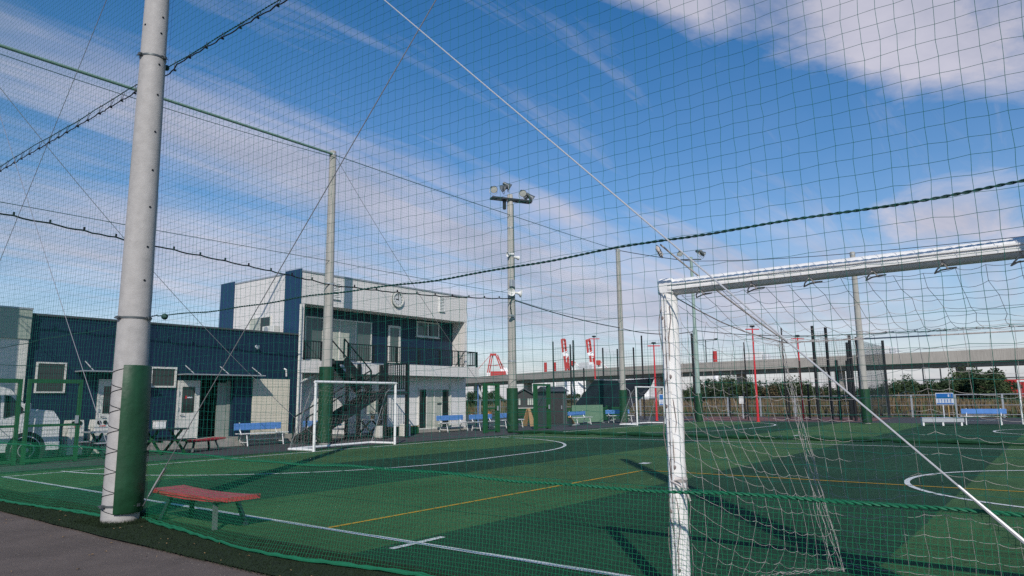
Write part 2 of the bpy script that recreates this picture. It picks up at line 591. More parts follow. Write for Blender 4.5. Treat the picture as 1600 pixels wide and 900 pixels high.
def strands(Ls, r, ref, sides=3):
    """Ls (L,K,3) polylines -> tube verts, quads"""
    Lc, K, _ = Ls.shape
    T = np.gradient(Ls, axis=1) if K > 1 else Ls * 0
    T /= np.linalg.norm(T, axis=2, keepdims=True) + 1e-9
    ref = np.broadcast_to(np.array(ref, float), T.shape)
    B = np.cross(T, ref)
    B /= np.linalg.norm(B, axis=2, keepdims=True) + 1e-9
    Nn = np.cross(B, T)
    rings = []
    for k in range(sides):
        a = 2 * math.pi * k / sides + 0.5
        rings.append(Ls + r * (math.cos(a) * B + math.sin(a) * Nn))
    V = np.stack(rings, axis=2)               # L,K,s,3
    idx = np.arange(Lc * K * sides).reshape(Lc, K, sides)
    a = idx[:, :-1, :]
    b = idx[:, 1:, :]
    F = np.stack([a, np.roll(a, -1, axis=2), np.roll(b, -1, axis=2), b], axis=3).reshape(-1, 4)
    return V.reshape(-1, 3), F


def net_object(name, P, r, ref, m, parent, kind='stuff', sides=3, off=(0, 0, 0), skip=1):
    """grid of knots P (ni,nj,3) -> twine both ways"""
    P = P - np.array(off)
    V1, F1 = strands(P, r, ref, sides)
    V2, F2 = strands(P.transpose(1, 0, 2)[::skip], r, ref, sides)
    return mesh_np(name, np.vstack([V1, V2]), np.vstack([F1, F2 + len(V1)]), m, parent, kind)


def wav(a, b, seed, n=5, lo=0.3, hi=2.2):
    """smooth pseudo random field"""
    g = np.random.default_rng(seed)
    o = np.zeros(np.broadcast(a, b).shape)
    for _ in range(n):
        f = g.uniform(lo, hi)
        th = g.uniform(0, 2 * math.pi)
        o = o + np.sin(f * (a * math.cos(th) + b * math.sin(th)) * 2 + g.uniform(0, 6.28)) / n ** 0.5
    return o


def sagline(p, q, sag, n=24, jit=0.0, seed=0):
    g = np.random.default_rng(seed)
    p, q = np.array(p, float), np.array(q, float)
    s = np.linspace(0, 1, n)[:, None]
    L_ = p + (q - p) * s
    L_[:, 2] -= sag * 4 * s[:, 0] * (1 - s[:, 0])
    if jit:
        L_ += g.normal(0, jit, L_.shape) * np.sin(math.pi * s)
    return L_


def twist(Lp, r, off, pitch, strandsn=2):
    """helical rope along a polyline"""
    Lp = np.array(Lp, float)
    seg = np.linalg.norm(np.diff(Lp, axis=0), axis=1)
    d = np.concatenate([[0], np.cumsum(seg)])
    n = int(d[-1] / pitch * 8) + 2
    u = np.linspace(0, d[-1], n)
    C = np.stack([np.interp(u, d, Lp[:, k]) for k in range(3)], axis=1)
    t = Lp[-1] - Lp[0]
    t /= np.linalg.norm(t)
    a = np.cross(t, [0.3, 0.2, 0.9])
    a /= np.linalg.norm(a)
    b = np.cross(t, a)
    out = []
    for k in range(strandsn):
        ph = u / pitch * 2 * math.pi + 2 * math.pi * k / strandsn
        out.append(C + off * (np.cos(ph)[:, None] * a + np.sin(ph)[:, None] * b))
    mb = MB()
    for o in out:
        mb.tube([tuple(p) for p in o], r, 5)
    return mb


# ================================================================== ground
def sheet(name, poly, z, m):
    mb = MB()
    mb.add([(x, y, z) for x, y in poly], [tuple(range(len(poly)))])
    return struct(mb, name, m)


def rect(x0, y0, x1, y1):
    return [(x0, y0), (x1, y0), (x1, y1), (x0, y1)]


sheet('ground', rect(-600, -1600, 2600, 2400), -0.030, FIELD)
sheet('asphalt_yard', rect(-20, 18.3, 52.3, 75), -0.012, ASPHALT)
sheet('asphalt_apron', rect(41.3, -40, 52.3, 18.3), -0.012, ASPHALT)
sheet('clay_court', rect(43.2, 8.8, 50.5, 20.5), -0.004, CLAY)
sheet('turf_pitch', rect(4.05, -40, 41.3, 18.3), 0.0, TURF)


def wobbly_strip(name, x0, x1, y0, y1, z, m, amp, seed):
    mb = MB()
    n = 90
    g = random.Random(seed)
    vs, fs = [], []
    for i in range(n + 1):
        y = y0 + (y1 - y0) * i / n
        e = amp * (math.sin(y * 0.9 + seed) * 0.5 + g.uniform(-1, 1) * 0.35)
        vs += [(x0 + e, y, z), (x1, y, z)]
    for i in range(n):
        fs.append((2 * i, 2 * i + 1, 2 * i + 3, 2 * i + 2))
    mb.add(vs, fs)
    return struct(mb, name, m)


sheet('pavement', rect(-60, -60, 4.1, 40), -0.016, PAVE)
wobbly_strip('turf_verge', 3.62, 4.55, -20, 19.5, 0.005, VERGE, 0.035, 3)

LZ = 0.0055


def line_strip(name, pts, w, m=LINE, z=LZ):
    """painted line along a polyline"""
    P = [Vector((p[0], p[1], 0)) for p in pts]
    vs, fs = [], []
    n = len(P)
    for i in range(n):
        t = (P[min(i + 1, n - 1)] - P[max(i - 1, 0)]).normalized()
        s = Vector((-t.y, t.x, 0)) * (w / 2)
        a, b = P[i] + s, P[i] - s
        vs += [(a.x, a.y, z), (b.x, b.y, z)]
    for i in range(n - 1):
        fs.append((2 * i, 2 * i + 1, 2 * i + 3, 2 * i + 2))
    mb = MB()
    mb.add(vs, fs)
    return struct(mb, name, m)


def arc(cx, cy, r, a0, a1, n=40):
    return [(cx + r * math.cos(R(a0 + (a1 - a0) * i / n)), cy + r * math.sin(R(a0 + (a1 - a0) * i / n))) for i in range(n + 1)]


line_strip('touchline', [(5.28, -25), (5.28, 17.05)], 0.085)
line_strip('goal_line', [(5.24, 17.09), (22.6, 17.6)], 0.085)
line_strip('far_touchline', [(22.62, 17.55), (22.62, -25)], 0.085)
CX = 13.95
line_strip('penalty_arc', arc(12.45, 17.35, 6.0, 180, 270) + arc(15.45, 17.5, 6.0, 270, 360), 0.085, z=0.008)
line_strip('centre_circle', arc(CX, -0.72, 3.0, 0, 360, 80), 0.085)
line_strip('halfway_line', [(5.33, -0.72), (22.57, -0.72)], 0.085, z=0.008)
line_strip('penalty_mark', [(14.25, 7.5), (14.55, 7.5)], 0.2)
line_strip('substitution_mark', [(4.93, 5.33), (5.66, 5.33)], 0.08, z=0.008)
line_strip('yellow_line', [(5.33, 6.80), (13.0, 6.80)], 0.06, YLINE)
line_strip('yellow_court_line', [(13.0, 6.83), (13.0, -20)], 0.06, YLINE)
line_strip('second_touchline', [(25.3, 17.5), (25.3, -25)], 0.085)
line_strip('second_centre_circle', arc(33.4, -0.72, 3.1, 0, 360, 60), 0.085)
line_strip('second_penalty_arc', arc(32.0, 17.5, 6.0, 180, 270) + arc(35.0, 17.5, 6.0, 270, 360), 0.085, z=0.008)
line_strip('second_goal_line', [(25.3, 17.55), (41.2, 17.55)], 0.085)
line_strip('third_mark', [(27.0, 8.0), (27.5, 8.0)], 0.12)

# ================================================================== poles of the enclosure
def concrete_pole(name, label, x, y, h, r0, taper, m=CONC2, pad=1.9, group='concrete posts holding the net enclosure', cat='pole', bands=2):
    t = thing(name, label, cat, (x, y, 0), 0, group)
    MB().lathe([(r0, -0.1), (r0, 0.0), (r0 - taper * h, h), (r0 - taper * h - 0.02, h + 0.02), (0.001, h + 0.02)], n=22).build('shaft', m, t, True)
    if pad:
        MB().lathe([(r0 + 0.002, 0.06), (r0 + 0.05, 0.06), (r0 + 0.055, pad), (r0 + 0.002, pad)], n=20).build('protective_pad', PADG, t, True)
    for k in range(bands):
        z = h - 0.12 if k == 0 else h * 0.53
        rr = r0 - taper * z + 0.012
        MB().lathe([(rr - 0.012, z - 0.03), (rr, z - 0.03), (rr, z + 0.03), (rr - 0.012, z + 0.03)], n=18).build('band_clamp', STEEL, t, True)
    return t


PG = 'concrete posts holding the net enclosure'
# the near post with its half-round pad, cord, holes and clamps
NPX, NPY, NPR, NPT = 4.165, 9.35, 0.212, 0.0089
np_ = thing('concrete_pole', 'tall pale concrete post in the foreground, half wrapped in dark green pad', 'pole', (NPX, NPY, 0), 0, PG)
MB().lathe([(NPR + 0.004, -0.1)] + [(NPR - NPT * z, z) for z in (0, 0.5, 1, 2, 4, 6, 8, 10.3)] + [(0.001, 10.33)], n=48).build('shaft', CONC, np_, True)
pm = MB()
prof = []
A0, A1 = R(-133), R(82)
ri, ro = 0.207, 0.252
ZB, ZT = 0.11, 1.90
nseg = 30
vs, fs = [], []
zs = [ZB, ZB + 0.02, 0.5, 0.9, 1.3, ZT - 0.02, ZT]
for z in zs:
    for i in range(nseg + 1):
        a = A0 + (A1 - A0) * i / nseg
        e = 0.0 if ZB < z < ZT else 0.02
        ro_ = ro - e * 0.6 - NPT * z * 0.5 + 0.003 * math.sin(z * 7 + a * 3)
        vs.append((ro_ * math.cos(a), ro_ * math.sin(a), z))
    for i in range(nseg + 1):
        a = A0 + (A1 - A0) * i / nseg
        r_ = NPR - NPT * z + 0.003
        vs.append((r_ * math.cos(a), r_ * math.sin(a), z))
kk = 2 * (nseg + 1)
for j in range(len(zs) - 1):
    for i in range(nseg):
        fs.append((j * kk + i, j * kk + i + 1, (j + 1) * kk + i + 1, (j + 1) * kk + i))
    for e in (0, nseg):
        fs.append((j * kk + e, (j + 1) * kk + e, (j + 1) * kk + e + nseg + 1, j * kk + e + nseg + 1))
for i in range(nseg):
    for j in (0, len(zs) - 1):
        fs.append((j * kk + i, j * kk + i + 1, j * kk + i + 1 + nseg + 1, j * kk + i + nseg + 1))
pm.add(vs, fs)
pm.build('protective_pad', PADG, np_, True)
cord = []
for k in range(7):
    za = 1.86 - k * 0.25
    for i in range(13):
        a = R(-131) - R(144) * i / 12
        z = za - 0.11 * i / 12
        r_ = NPR - NPT * z + 0.006
        cord.append((r_ * math.cos(a), r_ * math.sin(a), z))
    for i in range(12, -1, -1):
        a = R(-131) - R(144) * i / 12
        z = za - 0.11 - 0.14 * (1 - i / 12) - 0.0
        r_ = NPR - NPT * z + 0.006
        cord.append((r_ * math.cos(a), r_ * math.sin(a), z))
MB().tube(cord, 0.0035, 5).build('lacing_cord', CABLE, np_, True)
CAMA = math.atan2(-NPY, -NPX)
for z, da in ((6.62, 34), (6.48, -52), (6.38, 30), (5.93, 30), (5.50, 32), (4.98, 31), (4.45, 31), (3.95, 30), (3.42, 31), (2.98, 27)):
    a = CAMA + R(da)
    r_ = NPR - NPT * z
    MB().lathe([(0.001, 0.004), (0.014, 0.004), (0.017, -0.003)], c=(r_ * math.cos(a), r_ * math.sin(a), z), n=10, axis=(math.cos(a), math.sin(a), 0)).build('step_hole', BLACK, np_)
for z in (0.20, 2.50, 6.05):
    r_ = NPR - NPT * z + 0.008
    cm_ = MB().lathe([(r_ - 0.008, z - 0.012), (r_, z - 0.012), (r_, z + 0.012), (r_ - 0.008, z + 0.012)], n=30)
    for da in (50, -60):
        a = CAMA + R(da)
        c, s = math.cos(a), math.sin(a)
        cm_.beam(((r_ - 0.01) * c, (r_ - 0.01) * s, z), ((r_ + 0.035) * c, (r_ + 0.035) * s, z), 0.05, 0.035)
        cm_.tube([((r_ + 0.02) * c - 0.05 * s, (r_ + 0.02) * s + 0.05 * c, z), ((r_ + 0.02) * c + 0.07 * s, (r_ + 0.02) * s - 0.07 * c, z)], 0.008, 6)
    cm_.build('band_clamp', LAMPD, np_, True)
cp = concrete_pole('concrete_pole', 'second pale concrete post along the near net, casting its shadow across the pitch', 4.21, -0.50, 10.3, 0.205, 0.0089, CONC)
concrete_pole('concrete_pole', 'corner concrete post where near net and left net meet', 4.3, 20.25, 10.35, 0.2, 0.0085)
concrete_pole('concrete_pole', 'concrete post in front of the staircase, white futsal goal at its foot', 15.62, 20.28, 10.45, 0.20, 0.0078, pad=2.62)
concrete_pole('concrete_pole', 'concrete post between the dark tarpaulin and the far small goal', 36.8, 20.4, 10.25, 0.19, 0.0060)
concrete_pole('concrete_pole', 'pale concrete post on the far side beside the black cage posts', 40.3, 8.25, 8.95, 0.19, 0.0070, pad=1.75)


# ------------------------------------------------------------------ floodlight masts
def floodlight(parent, x, y, z, dx, dy, dz, r=0.19, two=False):
    r *= 0.88
    d = Vector((dx, dy, dz)).normalized()
    c = Vector((x, y, z))
    h = MB().lathe([(0.001, -0.30), (0.07, -0.29), (0.09, -0.18), (r * 0.62, -0.10), (r, 0.10), (r + 0.012, 0.11), (r + 0.012, 0.125)], c=c, n=18, axis=d)
    ho = h.build('floodlight', LAMPD, parent, True)
    MB().lathe([(r, 0.112), (0.001, 0.118)], c=c, n=18, axis=d).build('lens', LAMPL, ho, True)
    s = d.cross(Vector((0, 0, 1)))
    s = s.normalized()
    y0 = c - Vector((0, 0, 0.32))
    MB().tube([c + s * (r + 0.02), c + s * (r + 0.02) - Vector((0, 0, 0.2)), y0, c - s * (r + 0.02) - Vector((0, 0, 0.2)), c - s * (r + 0.02)], 0.014, 5).build('yoke', STEEL, ho)
    return ho


def horn(parent, c, d, r=0.17, ln=0.34):
    h = MB().lathe([(0.001, -ln), (0.055, -ln + 0.01), (0.06, -ln * 0.45), (0.08, -ln * 0.3), (r, 0), (r - 0.01, 0.004), (0.05, -ln * 0.3), (0.001, -ln * 0.3)], c=c, n=16, axis=Vector(d).normalized())
    return h.build('horn_speaker', WHITEP, parent, True)


lp = thing('floodlight_mast', 'tall concrete floodlight mast with horn speakers, between the two green gates', 'light pole', (26.3, 20.4, 0))
MB().lathe([(0.215, -0.1), (0.21, 0), (0.135, 11.25), (0.12, 11.27), (0.001, 11.27)], n=24).build('shaft', CONC2, lp, True)
MB().lathe([(0.212, 0.05), (0.27, 0.05), (0.265, 1.95), (0.21, 1.95)], n=20).build('protective_pad', PADG, lp, True)
arm = MB()
ad = Vector((0.88, -0.47, 0))
an_ = Vector((0.47, 0.88, 0))
for o in (-0.16, 0.16):
    arm.beam(ad * -0.95 + an_ * o + Vector((0, 0, 11.0)), ad * 1.08 + an_ * o + Vector((0, 0, 11.0)), 0.07, 0.09)
for s_ in (-0.95, -0.35, 0.35, 1.08):
    arm.beam(ad * s_ - an_ * 0.2 + Vector((0, 0, 11.0)), ad * s_ + an_ * 0.2 + Vector((0, 0, 11.0)), 0.07, 0.09)
arm.beam(ad * -0.3 + Vector((0, 0, 10.5)), ad * -0.3 + Vector((0, 0, 11.0)), 0.12, 0.12)
arm.build('crossarm', CHAR, lp)
for s_, o, z, dv in ((-0.92, -0.1, 11.42, (-0.45, -0.75, -0.5)), (-0.05, 0.1, 11.72, (0.6, -0.6, -0.55)), (-0.25, 0.16, 11.62, (-0.7, 0.5, -0.4)), (0.62, -0.12, 11.4, (-0.5, -0.6, -0.5)), (0.9, 0.16, 11.35, (0.3, -0.85, -0.55)), (1.08, -0.1, 11.22, (0.75, -0.45, -0.65))):
    p = ad * s_ + an_ * o
    floodlight(lp, p.x, p.y, z, *dv)
horn(lp, (-0.25, -0.22, 6.42), (-0.55, -0.85, -0.05), 0.19)
horn(lp, (0.40, -0.28, 6.42), (0.85, -0.55, -0.1), 0.19)
horn(lp, (-0.30, -0.05, 8.25), (-0.8, 0.35, -0.1), 0.13)
horn(lp, (0.34, -0.22, 8.15), (0.9, -0.35, -0.1), 0.11)
MB().bevbox((-0.34, -0.30, 6.68), (-0.08, -0.16, 7.02), 0.015).build('junction_box', STEEL, lp)
MB().tube([(-0.2, -0.2, 6.2), (-0.35, -0.22, 5.9), (-0.25, -0.2, 5.4), (-0.17, -0.15, 5.2)], 0.02, 5).build('loop_cable', CABLE, lp, True)
MB().bevbox((-0.42, -0.3, 5.25), (-0.1, -0.18, 5.35), 0.01).build('bracket', STEEL, lp)
MB().tube([(0.2, -0.09, 0.1), (0.2, -0.09, 2.5), (0.155, -0.07, 10.8)], 0.018, 5).build('conduit', GREENP, lp, True)
for z in (3.2, 5.2, 6.3, 8.2, 9.6):
    rr = 0.21 - 0.0067 * z + 0.01
    MB().lathe([(rr - 0.01, z - 0.03), (rr, z - 0.03), (rr, z + 0.03), (rr - 0.01, z + 0.03)], n=18).build('band_clamp', STEEL, lp, True)

gp = thing('floodlight_mast', 'slim pale green floodlight mast with twin lamps, seen beside the white goal post', 'light pole', (40.3, 17.3, 0))
MB().lathe([(0.14, -0.1), (0.14, 5.4), (0.10, 5.5), (0.085, 9.9), (0.001, 9.92)], n=18).build('shaft', GREENPOLE, gp, True)
MB().lathe([(0.142, 0.05), (0.22, 0.05), (0.22, 1.66), (0.142, 1.66)], n=18).build('protective_pad', PADG, gp, True)
MB().beam((-0.35, 0.50, 9.75), (0.35, -0.50, 9.75), 0.06, 0.06).build('crossarm', CHAR, gp)
floodlight(gp, -0.38, 0.55, 10.15, -0.75, -0.35, -0.55, 0.17)
floodlight(gp, 0.30, -0.42, 10.2, -0.35, -0.85, -0.4, 0.17)
floodlight(gp, 0.40, -0.58, 10.12, 0.8, -0.45, -0.4, 0.17)

# thin red lamp posts beyond the pitch
def red_post(x, y, h, label):
    t = thing('lamp_post', label, 'lamp post', (x, y, 0), 0, 'red lamp posts beyond the pitch')
    MB().lathe([(0.12, 0), (0.12, 0.02), (0.08, 0.03), (0.066, 0.9), (0.040, h), (0.001, h)], n=14).build('shaft', REDP, t, True)
    MB().beam((-0.28, 0.3, h - 0.02), (0.28, -0.3, h - 0.02), 0.06, 0.06).build('crossarm', REDP, t)
    MB().bevbox((-0.12, -0.12, h + 0.10), (0.12, 0.12, h + 0.22), 0.03).build('lamp', CHAR, t)
    MB().tube([(0, 0, h), (0, 0, h + 0.14)], 0.03, 6).build('lamp_stem', CHAR, t)
    return t


red_post(41.35, 14.2, 5.35, 'tallest red lamp post, right of the slim green floodlight mast')
red_post(46, 13.0, 5.0, 'red lamp post seen behind the gathered white goal net')
red_post(41.6, 20.7, 4.75, 'red lamp post just left of the big white goal post')
red_post(46, 27.8, 5.9, 'red lamp post rising behind the dark tarpaulin, beside the cranes')

# ================================================================== near net
XN = 4.43
Z1, Z2, Z3 = 6.08, 2.53, 0.826
nn_ = thing('ball_net', 'large green ball net hung in front of the whole view', 'net', (XN, 9.33, 0))
OFF = (XN, 9.33, 0)
ys = np.arange(-1.3, 20.2, 0.0985)
zs_ = np.arange(Z3, 10.28, 0.0985)
GY, GZ = np.meshgrid(ys, zs_, indexing='ij')
PX = XN - 0.02 + 0.030 * wav(GY, GZ, 1, 6, 0.15, 0.8) + rng.normal(0, 0.0025, GY.shape)
PY = GY + 0.018 * wav(GY, GZ, 2, 6, 0.2, 1.2) + 0.010 * wav(GY * 3, GZ * 0.4, 12, 4, 0.5, 1.5) + rng.normal(0, 0.0035, GY.shape)
PZ = GZ + 0.016 * wav(GY, GZ, 3, 6, 0.2, 1.2) + rng.normal(0, 0.0035, GY.shape)
# the twine dips a little between the ropes
for zr in (Z1, Z2):
    PZ -= 0.05 * np.exp(-((GZ - zr + 0.5) / 0.45) ** 2) * (1 + 0.4 * np.sin(GY * 1.3))
PZ = np.maximum(PZ, Z3 - 0.01)
P = np.stack([PX, PY, PZ], axis=2)
net_object('netting', P, 0.00145, (1, 0, 0), NETG, nn_, off=OFF)


def rope_y(name, z, y0, y1, m, r, off, pitch, sag=0.0, x=XN, parent=nn_, ofs=OFF, n=60, seed=1):
    s = np.linspace(0, 1, n)
    y = y0 + (y1 - y0) * s
    p = np.stack([np.full(n, x), y, z - sag * 4 * s * (1 - s)], axis=1)
    p[:, 2] += 0.012 * np.sin(y * 1.7 + seed) + 0.006 * np.sin(y * 5.1 + 2 * seed)
    p -= np.array(ofs)
    return twist(p, r, off, pitch).build(name, m, parent, True)


rope_y('upper_rope', Z1, -1.3, 20.2, ROPED, 0.005, 0.0045, 0.12, seed=2)
rope_y('middle_rope', Z2 + 0.02, -1.3, 9.3, ROPED, 0.0048, 0.0048, 0.10, sag=0.075, seed=4)
rope_y('middle_rope', Z2 + 0.02, 9.3, 20.2, ROPED, 0.0045, 0.004, 0.11, sag=0.09, seed=5)
rope_y('bottom_rope', Z3, -1.3, 9.3, ROPEG, 0.0065, 0.0055, 0.09, sag=0.01, x=XN - 0.02, seed=6)
rope_y('bottom_rope', Z3, 9.3, 20.2, ROPEG, 0.0065, 0.0055, 0.09, sag=0.03, x=XN - 0.02, seed=7)
MB().tube([(p[0] - XN, p[1] - 9.33, p[2]) for p in ((XN - 0.01, 9.50, 1.9), (XN - 0.01, 9.55, 4), (XN - 0.01, 9.56, 5.4), (XN - 0.01, 9.57, 7), (XN - 0.01, 9.55, 10.2))], 0.006, 5).build('lacing_rope', ROPEG, nn_, True)
for y0_, z0_ in ((9.52, Z1), (9.10, Z2)):
    kt = MB().lathe([(0.004, -0.05), (0.03, -0.03), (0.042, -0.01), (0.024, 0.0), (0.04, 0.015), (0.03, 0.035), (0.004, 0.05)], c=(0.0, y0_ - 9.33, z0_), n=9, axis=(0, 1, 0.3))
    kt.build('rope_knot', ROPED, nn_, True)

# hanging skirt of finer green net, its slack lying on the verge
sk = thing('net_skirt', 'dense fine green net along the foot of the ball net, slack on the turf', 'net', (XN, 9.33, 0))
ys2 = np.arange(-1.3, 20.2, 0.0335)
nv_ = 34
tt = np.linspace(0, 1, nv_)
GY2, GT = np.meshgrid(ys2, tt, indexing='ij')
hem_x = np.interp(GY2, [-1.3, 2, 4.4, 5.7, 6.4, 7.3, 8.2, 9.2, 9.5, 9.9, 11, 12.85, 16, 20.2], [4.30, 4.34, 4.33, 4.13, 4.09, 4.17, 4.27, 4.42, 4.30, 4.18, 4.13, 3.97, 4.00, 4.20])
bulge = XN - 0.02 - hem_x + 0.02 * np.sin(GY2 * 2.3)
anchor = np.exp(-((GY2 - 9.33) / 0.35) ** 2)
zz = Z3 * (1 - np.minimum(GT / 0.80, 1.0)) + 0.012
out_ = bulge * np.minimum(GT / 0.80, 1) ** 1.5 + np.maximum(GT - 0.80, 0) * 0.25 * (1 - anchor)
SX = XN - 0.02 - out_ + 0.012 * wav(GY2, GT * 3, 21, 6, 0.5, 3.0)
SYY = GY2 + 0.035 * wav(GY2, GT * 2, 22, 6, 0.5, 2.0) * GT + 0.05 * GT * np.sin(GY2 * 1.1) + rng.normal(0, 0.0025, GY2.shape)
SZ = zz + 0.02 * wav(GY2, GT * 2, 23, 5, 0.6, 2.5) * np.sin(math.pi * np.minimum(GT, 1)) + 0.012 * (GT > 0.8) * rng.uniform(0, 1.5, GY2.shape)
SZ = np.maximum(SZ, 0.012)
net_object('netting', np.stack([SX, SYY, SZ], axis=2), 0.0014, (1, 0, 0), NETL, sk, off=OFF)
edge = np.stack([SX[:, -1], SYY[:, -1], SZ[:, -1] + 0.004], axis=1)[::3] - np.array(OFF)
MB().tube([tuple(p) for p in edge], 0.014, 6).build('hem_rope', ROPEG, sk, True)
edge = np.stack([SX[:, -6], SYY[:, -6], SZ[:, -6] + 0.006], axis=1)[::3] - np.array(OFF)
MB().tube([tuple(p) for p in edge], 0.010, 6).build('hem_rope', ROPEG, sk, True)

# black power cable clipped under the upper rope
pc = thing('clipped_cable', 'black cable with clips slung under the upper rope of the near net', 'cable', (XN, 9.33, Z1))
pts = []
clip = MB()
yk = -1.3
gk = random.Random(5)
while yk < 20.0:
    st = gk.uniform(0.34, 0.46)
    for i in range(6):
        s = i / 6
        pts.append((-0.03 + gk.uniform(-0.004, 0.004), yk + st * s - 9.33, -0.045 - 0.022 * 4 * s * (1 - s) * (1 + gk.uniform(-0.5, 0.5)) - (0.075 if yk > 9 else 0.015)))
    yk += st
    dz = -0.075 if yk > 9 else -0.015
    MB().box((-0.04, yk - 9.33 - 0.008, -0.068 + dz), (0.0, yk - 9.33 + 0.008, -0.045 + dz)).tube([(-0.03, yk - 9.33, -0.05 + dz), (-0.01, yk - 9.33 + 0.02, 0.02), (0.01, yk - 9.33 - 0.015, 0.0), (-0.03, yk - 9.33 - 0.015, -0.05 + dz)], 0.0035, 4).build('cable_clip', CABLE, pc)
MB().tube(pts, 0.009, 6).build('cable', CABLE, pc, True)


def wire_thing(name, label, p, q, r, m, sag=0.0, n=16, group=None, cat='wire', turn=None):
    t = thing(name, label, cat, tuple(p), 0, group)
    Lp = sagline(p, q, sag, n) - np.array(p)
    MB().tube([tuple(a) for a in Lp], r, 6).build('wire', m, t, True)
    if turn is not None:
        s0, s1, rr = turn
        v = np.array(q) - np.array(p)
        MB().tube([tuple(v * s0), tuple(v * (s0 + (s1 - s0) * 0.3)), tuple(v * (s0 + (s1 - s0) * 0.5)), tuple(v * s1)], [rr * 0.6, rr, rr, rr * 0.6], 7).build('turnbuckle', WIREB, t, True)
        e = np.array((0.02, 0, 0))
        MB().tube([tuple(v * s0 + e), tuple(v * (s0 + s1) / 2 + e * 0.4), tuple(v * s1 + e)], 0.006, 5).build('wire_clip', STEEL, t, True)
    return t


GW = 'steel bracing wires of the net posts'
wire_thing('bracing_wire', 'pale steel bracing wire crossing the goal down to lower right', (XN - 0.05, -0.42, 0.05), (XN - 0.05, 9.75, 10.10), 0.0055, WIREB, group=GW, turn=(0.04, 0.09, 0.012))
wire_thing('bracing_wire', 'grey bracing wire rising right from the foot of the near post', (XN - 0.08, 9.20, 0.15), (XN - 0.02, -0.75, 10.05), 0.005, WIRE, group=GW, turn=(0.015, 0.05, 0.012))
wire_thing('bracing_wire', 'bright bracing wire rising left from the foot of the near post', (XN - 0.08, 9.60, 0.15), (XN, 20.15, 11.1), 0.0045, WIRE, group=GW, turn=(0.02, 0.055, 0.012))
wire_thing('bracing_wire', 'thin wire slanting down left across the sky left of near post', (XN, 9.45, 10.25), (XN, 19.6, 0.1), 0.005, WIRE, group=GW)
wire_thing('bracing_wire', 'thin slanting wire on the left net, ending by the stair goal', (4.4, 20.2, 10.3), (15.4, 20.2, 0.1), 0.008, WIRE, sag=0.5, group=GW)
wire_thing('bracing_wire', 'faint slanting wire on the left net beyond the stair post', (15.7, 20.25, 10.3), (26.2, 20.3, 0.1), 0.008, WIRE, sag=0.4, group=GW)

# ================================================================== left side net
ln = thing('ball_net', 'fine green ball net on the left side, in front of the clubhouse', 'net', (15.6, 20.2, 0))
xs = np.arange(4.35, 36.8, 0.11)
zs3 = np.arange(0.05, 10.3, 0.11)
GX, GZ3 = np.meshgrid(xs, zs3, indexing='ij')
PP = np.stack([GX + 0.02 * wav(GX, GZ3, 31, 5, 0.2, 1.0), 20.2 + 0.06 * wav(GX, GZ3, 32, 5, 0.1, 0.6), GZ3 + 0.02 * wav(GX, GZ3, 33, 5, 0.2, 1.0)], axis=2)
PP = PP[::1, ::3]
V1, F1 = strands(PP - np.array((15.6, 20.2, 0)), 0.0014, (0, 1, 0))
PQ = np.stack([GX, 20.2 + 0.06 * wav(GX, GZ3, 32, 5, 0.1, 0.6), GZ3 + 0.02 * wav(GX, GZ3, 33, 5, 0.2, 1.0)], axis=2)[::4]
V2, F2 = strands(PQ.transpose(1, 0, 2) - np.array((15.6, 20.2, 0)), 0.0014, (0, 1, 0))
mesh_np('netting', np.vstack([V1, V2]), np.vstack([F1, F2 + len(V1)]), NETG, ln, 'stuff')
for z, sag, x0, x1 in ((6.36, 0.02, 4.35, 15.6), (6.36, 0.05, 15.6, 26.2), (6.1, 0.3, 26.2, 36.8), (2.4, 0.03, 4.35, 15.6), (2.4, 0.05, 15.6, 36.8)):
    MB().tube([tuple(p) for p in sagline((x0 - 15.6, -0.03, z), (x1 - 15.6, -0.03, z), sag, 24)], 0.009, 5).build('rope', ROPED, ln, True)
tp = MB().tube([(4.3, 20.2, 10.33), (15.6, 20.22, 10.33)], 0.045, 10)
tag(tp.build('top_pipe', PIPEG, None, True), 'long green pipe bridging post tops above the left net', 'pipe')
wire_thing('top_wire', 'dark wire linking post tops from stair post toward the far posts', (15.6, 20.25, 10.33), (36.8, 20.4, 10.2), 0.014, ROPED, sag=0.05)
wire_thing('top_wire', 'dark rope just beneath the long green pipe at upper left', (4.3, 20.15, 10.12), (15.6, 20.15, 10.2), 0.010, ROPED, sag=0.12)
wire_thing('top_wire', 'dark wire from far post top down to slim green mast', (36.8, 20.4, 10.2), (40.3, 17.3, 9.65), 0.02, CABLE, sag=0.05)
wire_thing('top_wire', 'dark wire running just above the white goal crossbar', (40.3, 17.3, 9.65), (40.3, 8.25, 8.9), 0.016, CABLE, sag=0.1)
wire_thing('top_wire', 'dark wire leaving the far right post top for the right', (40.3, 8.25, 8.9), (40.3, -6, 8.7), 0.016, CABLE, sag=0.1)


def clipped(label, p, q, sag, step, r, seed):
    g = random.Random(seed)
    t = thing('clipped_cable', label, 'cable', tuple(p), 0)
    Ln = float(np.linalg.norm(np.array(q) - np.array(p)))
    k = max(int(Ln / step), 2)
    Lp = sagline(p, q, sag, k * 4 + 1) - np.array(p)
    for i in range(len(Lp)):
        if i % 4:
            Lp[i, 2] -= 0.03 * g.uniform(0.5, 1.2)
    MB().tube([tuple(a) for a in Lp], r, 5).build('cable', CABLE, t, True)
    for i in range(0, len(Lp), 4):
        a = Lp[i]
        MB().box((a[0] - 0.02, a[1] - 0.02, a[2] - 0.02), (a[0] + 0.02, a[1] + 0.02, a[2] + 0.09)).build('cable_clip', CABLE, t)


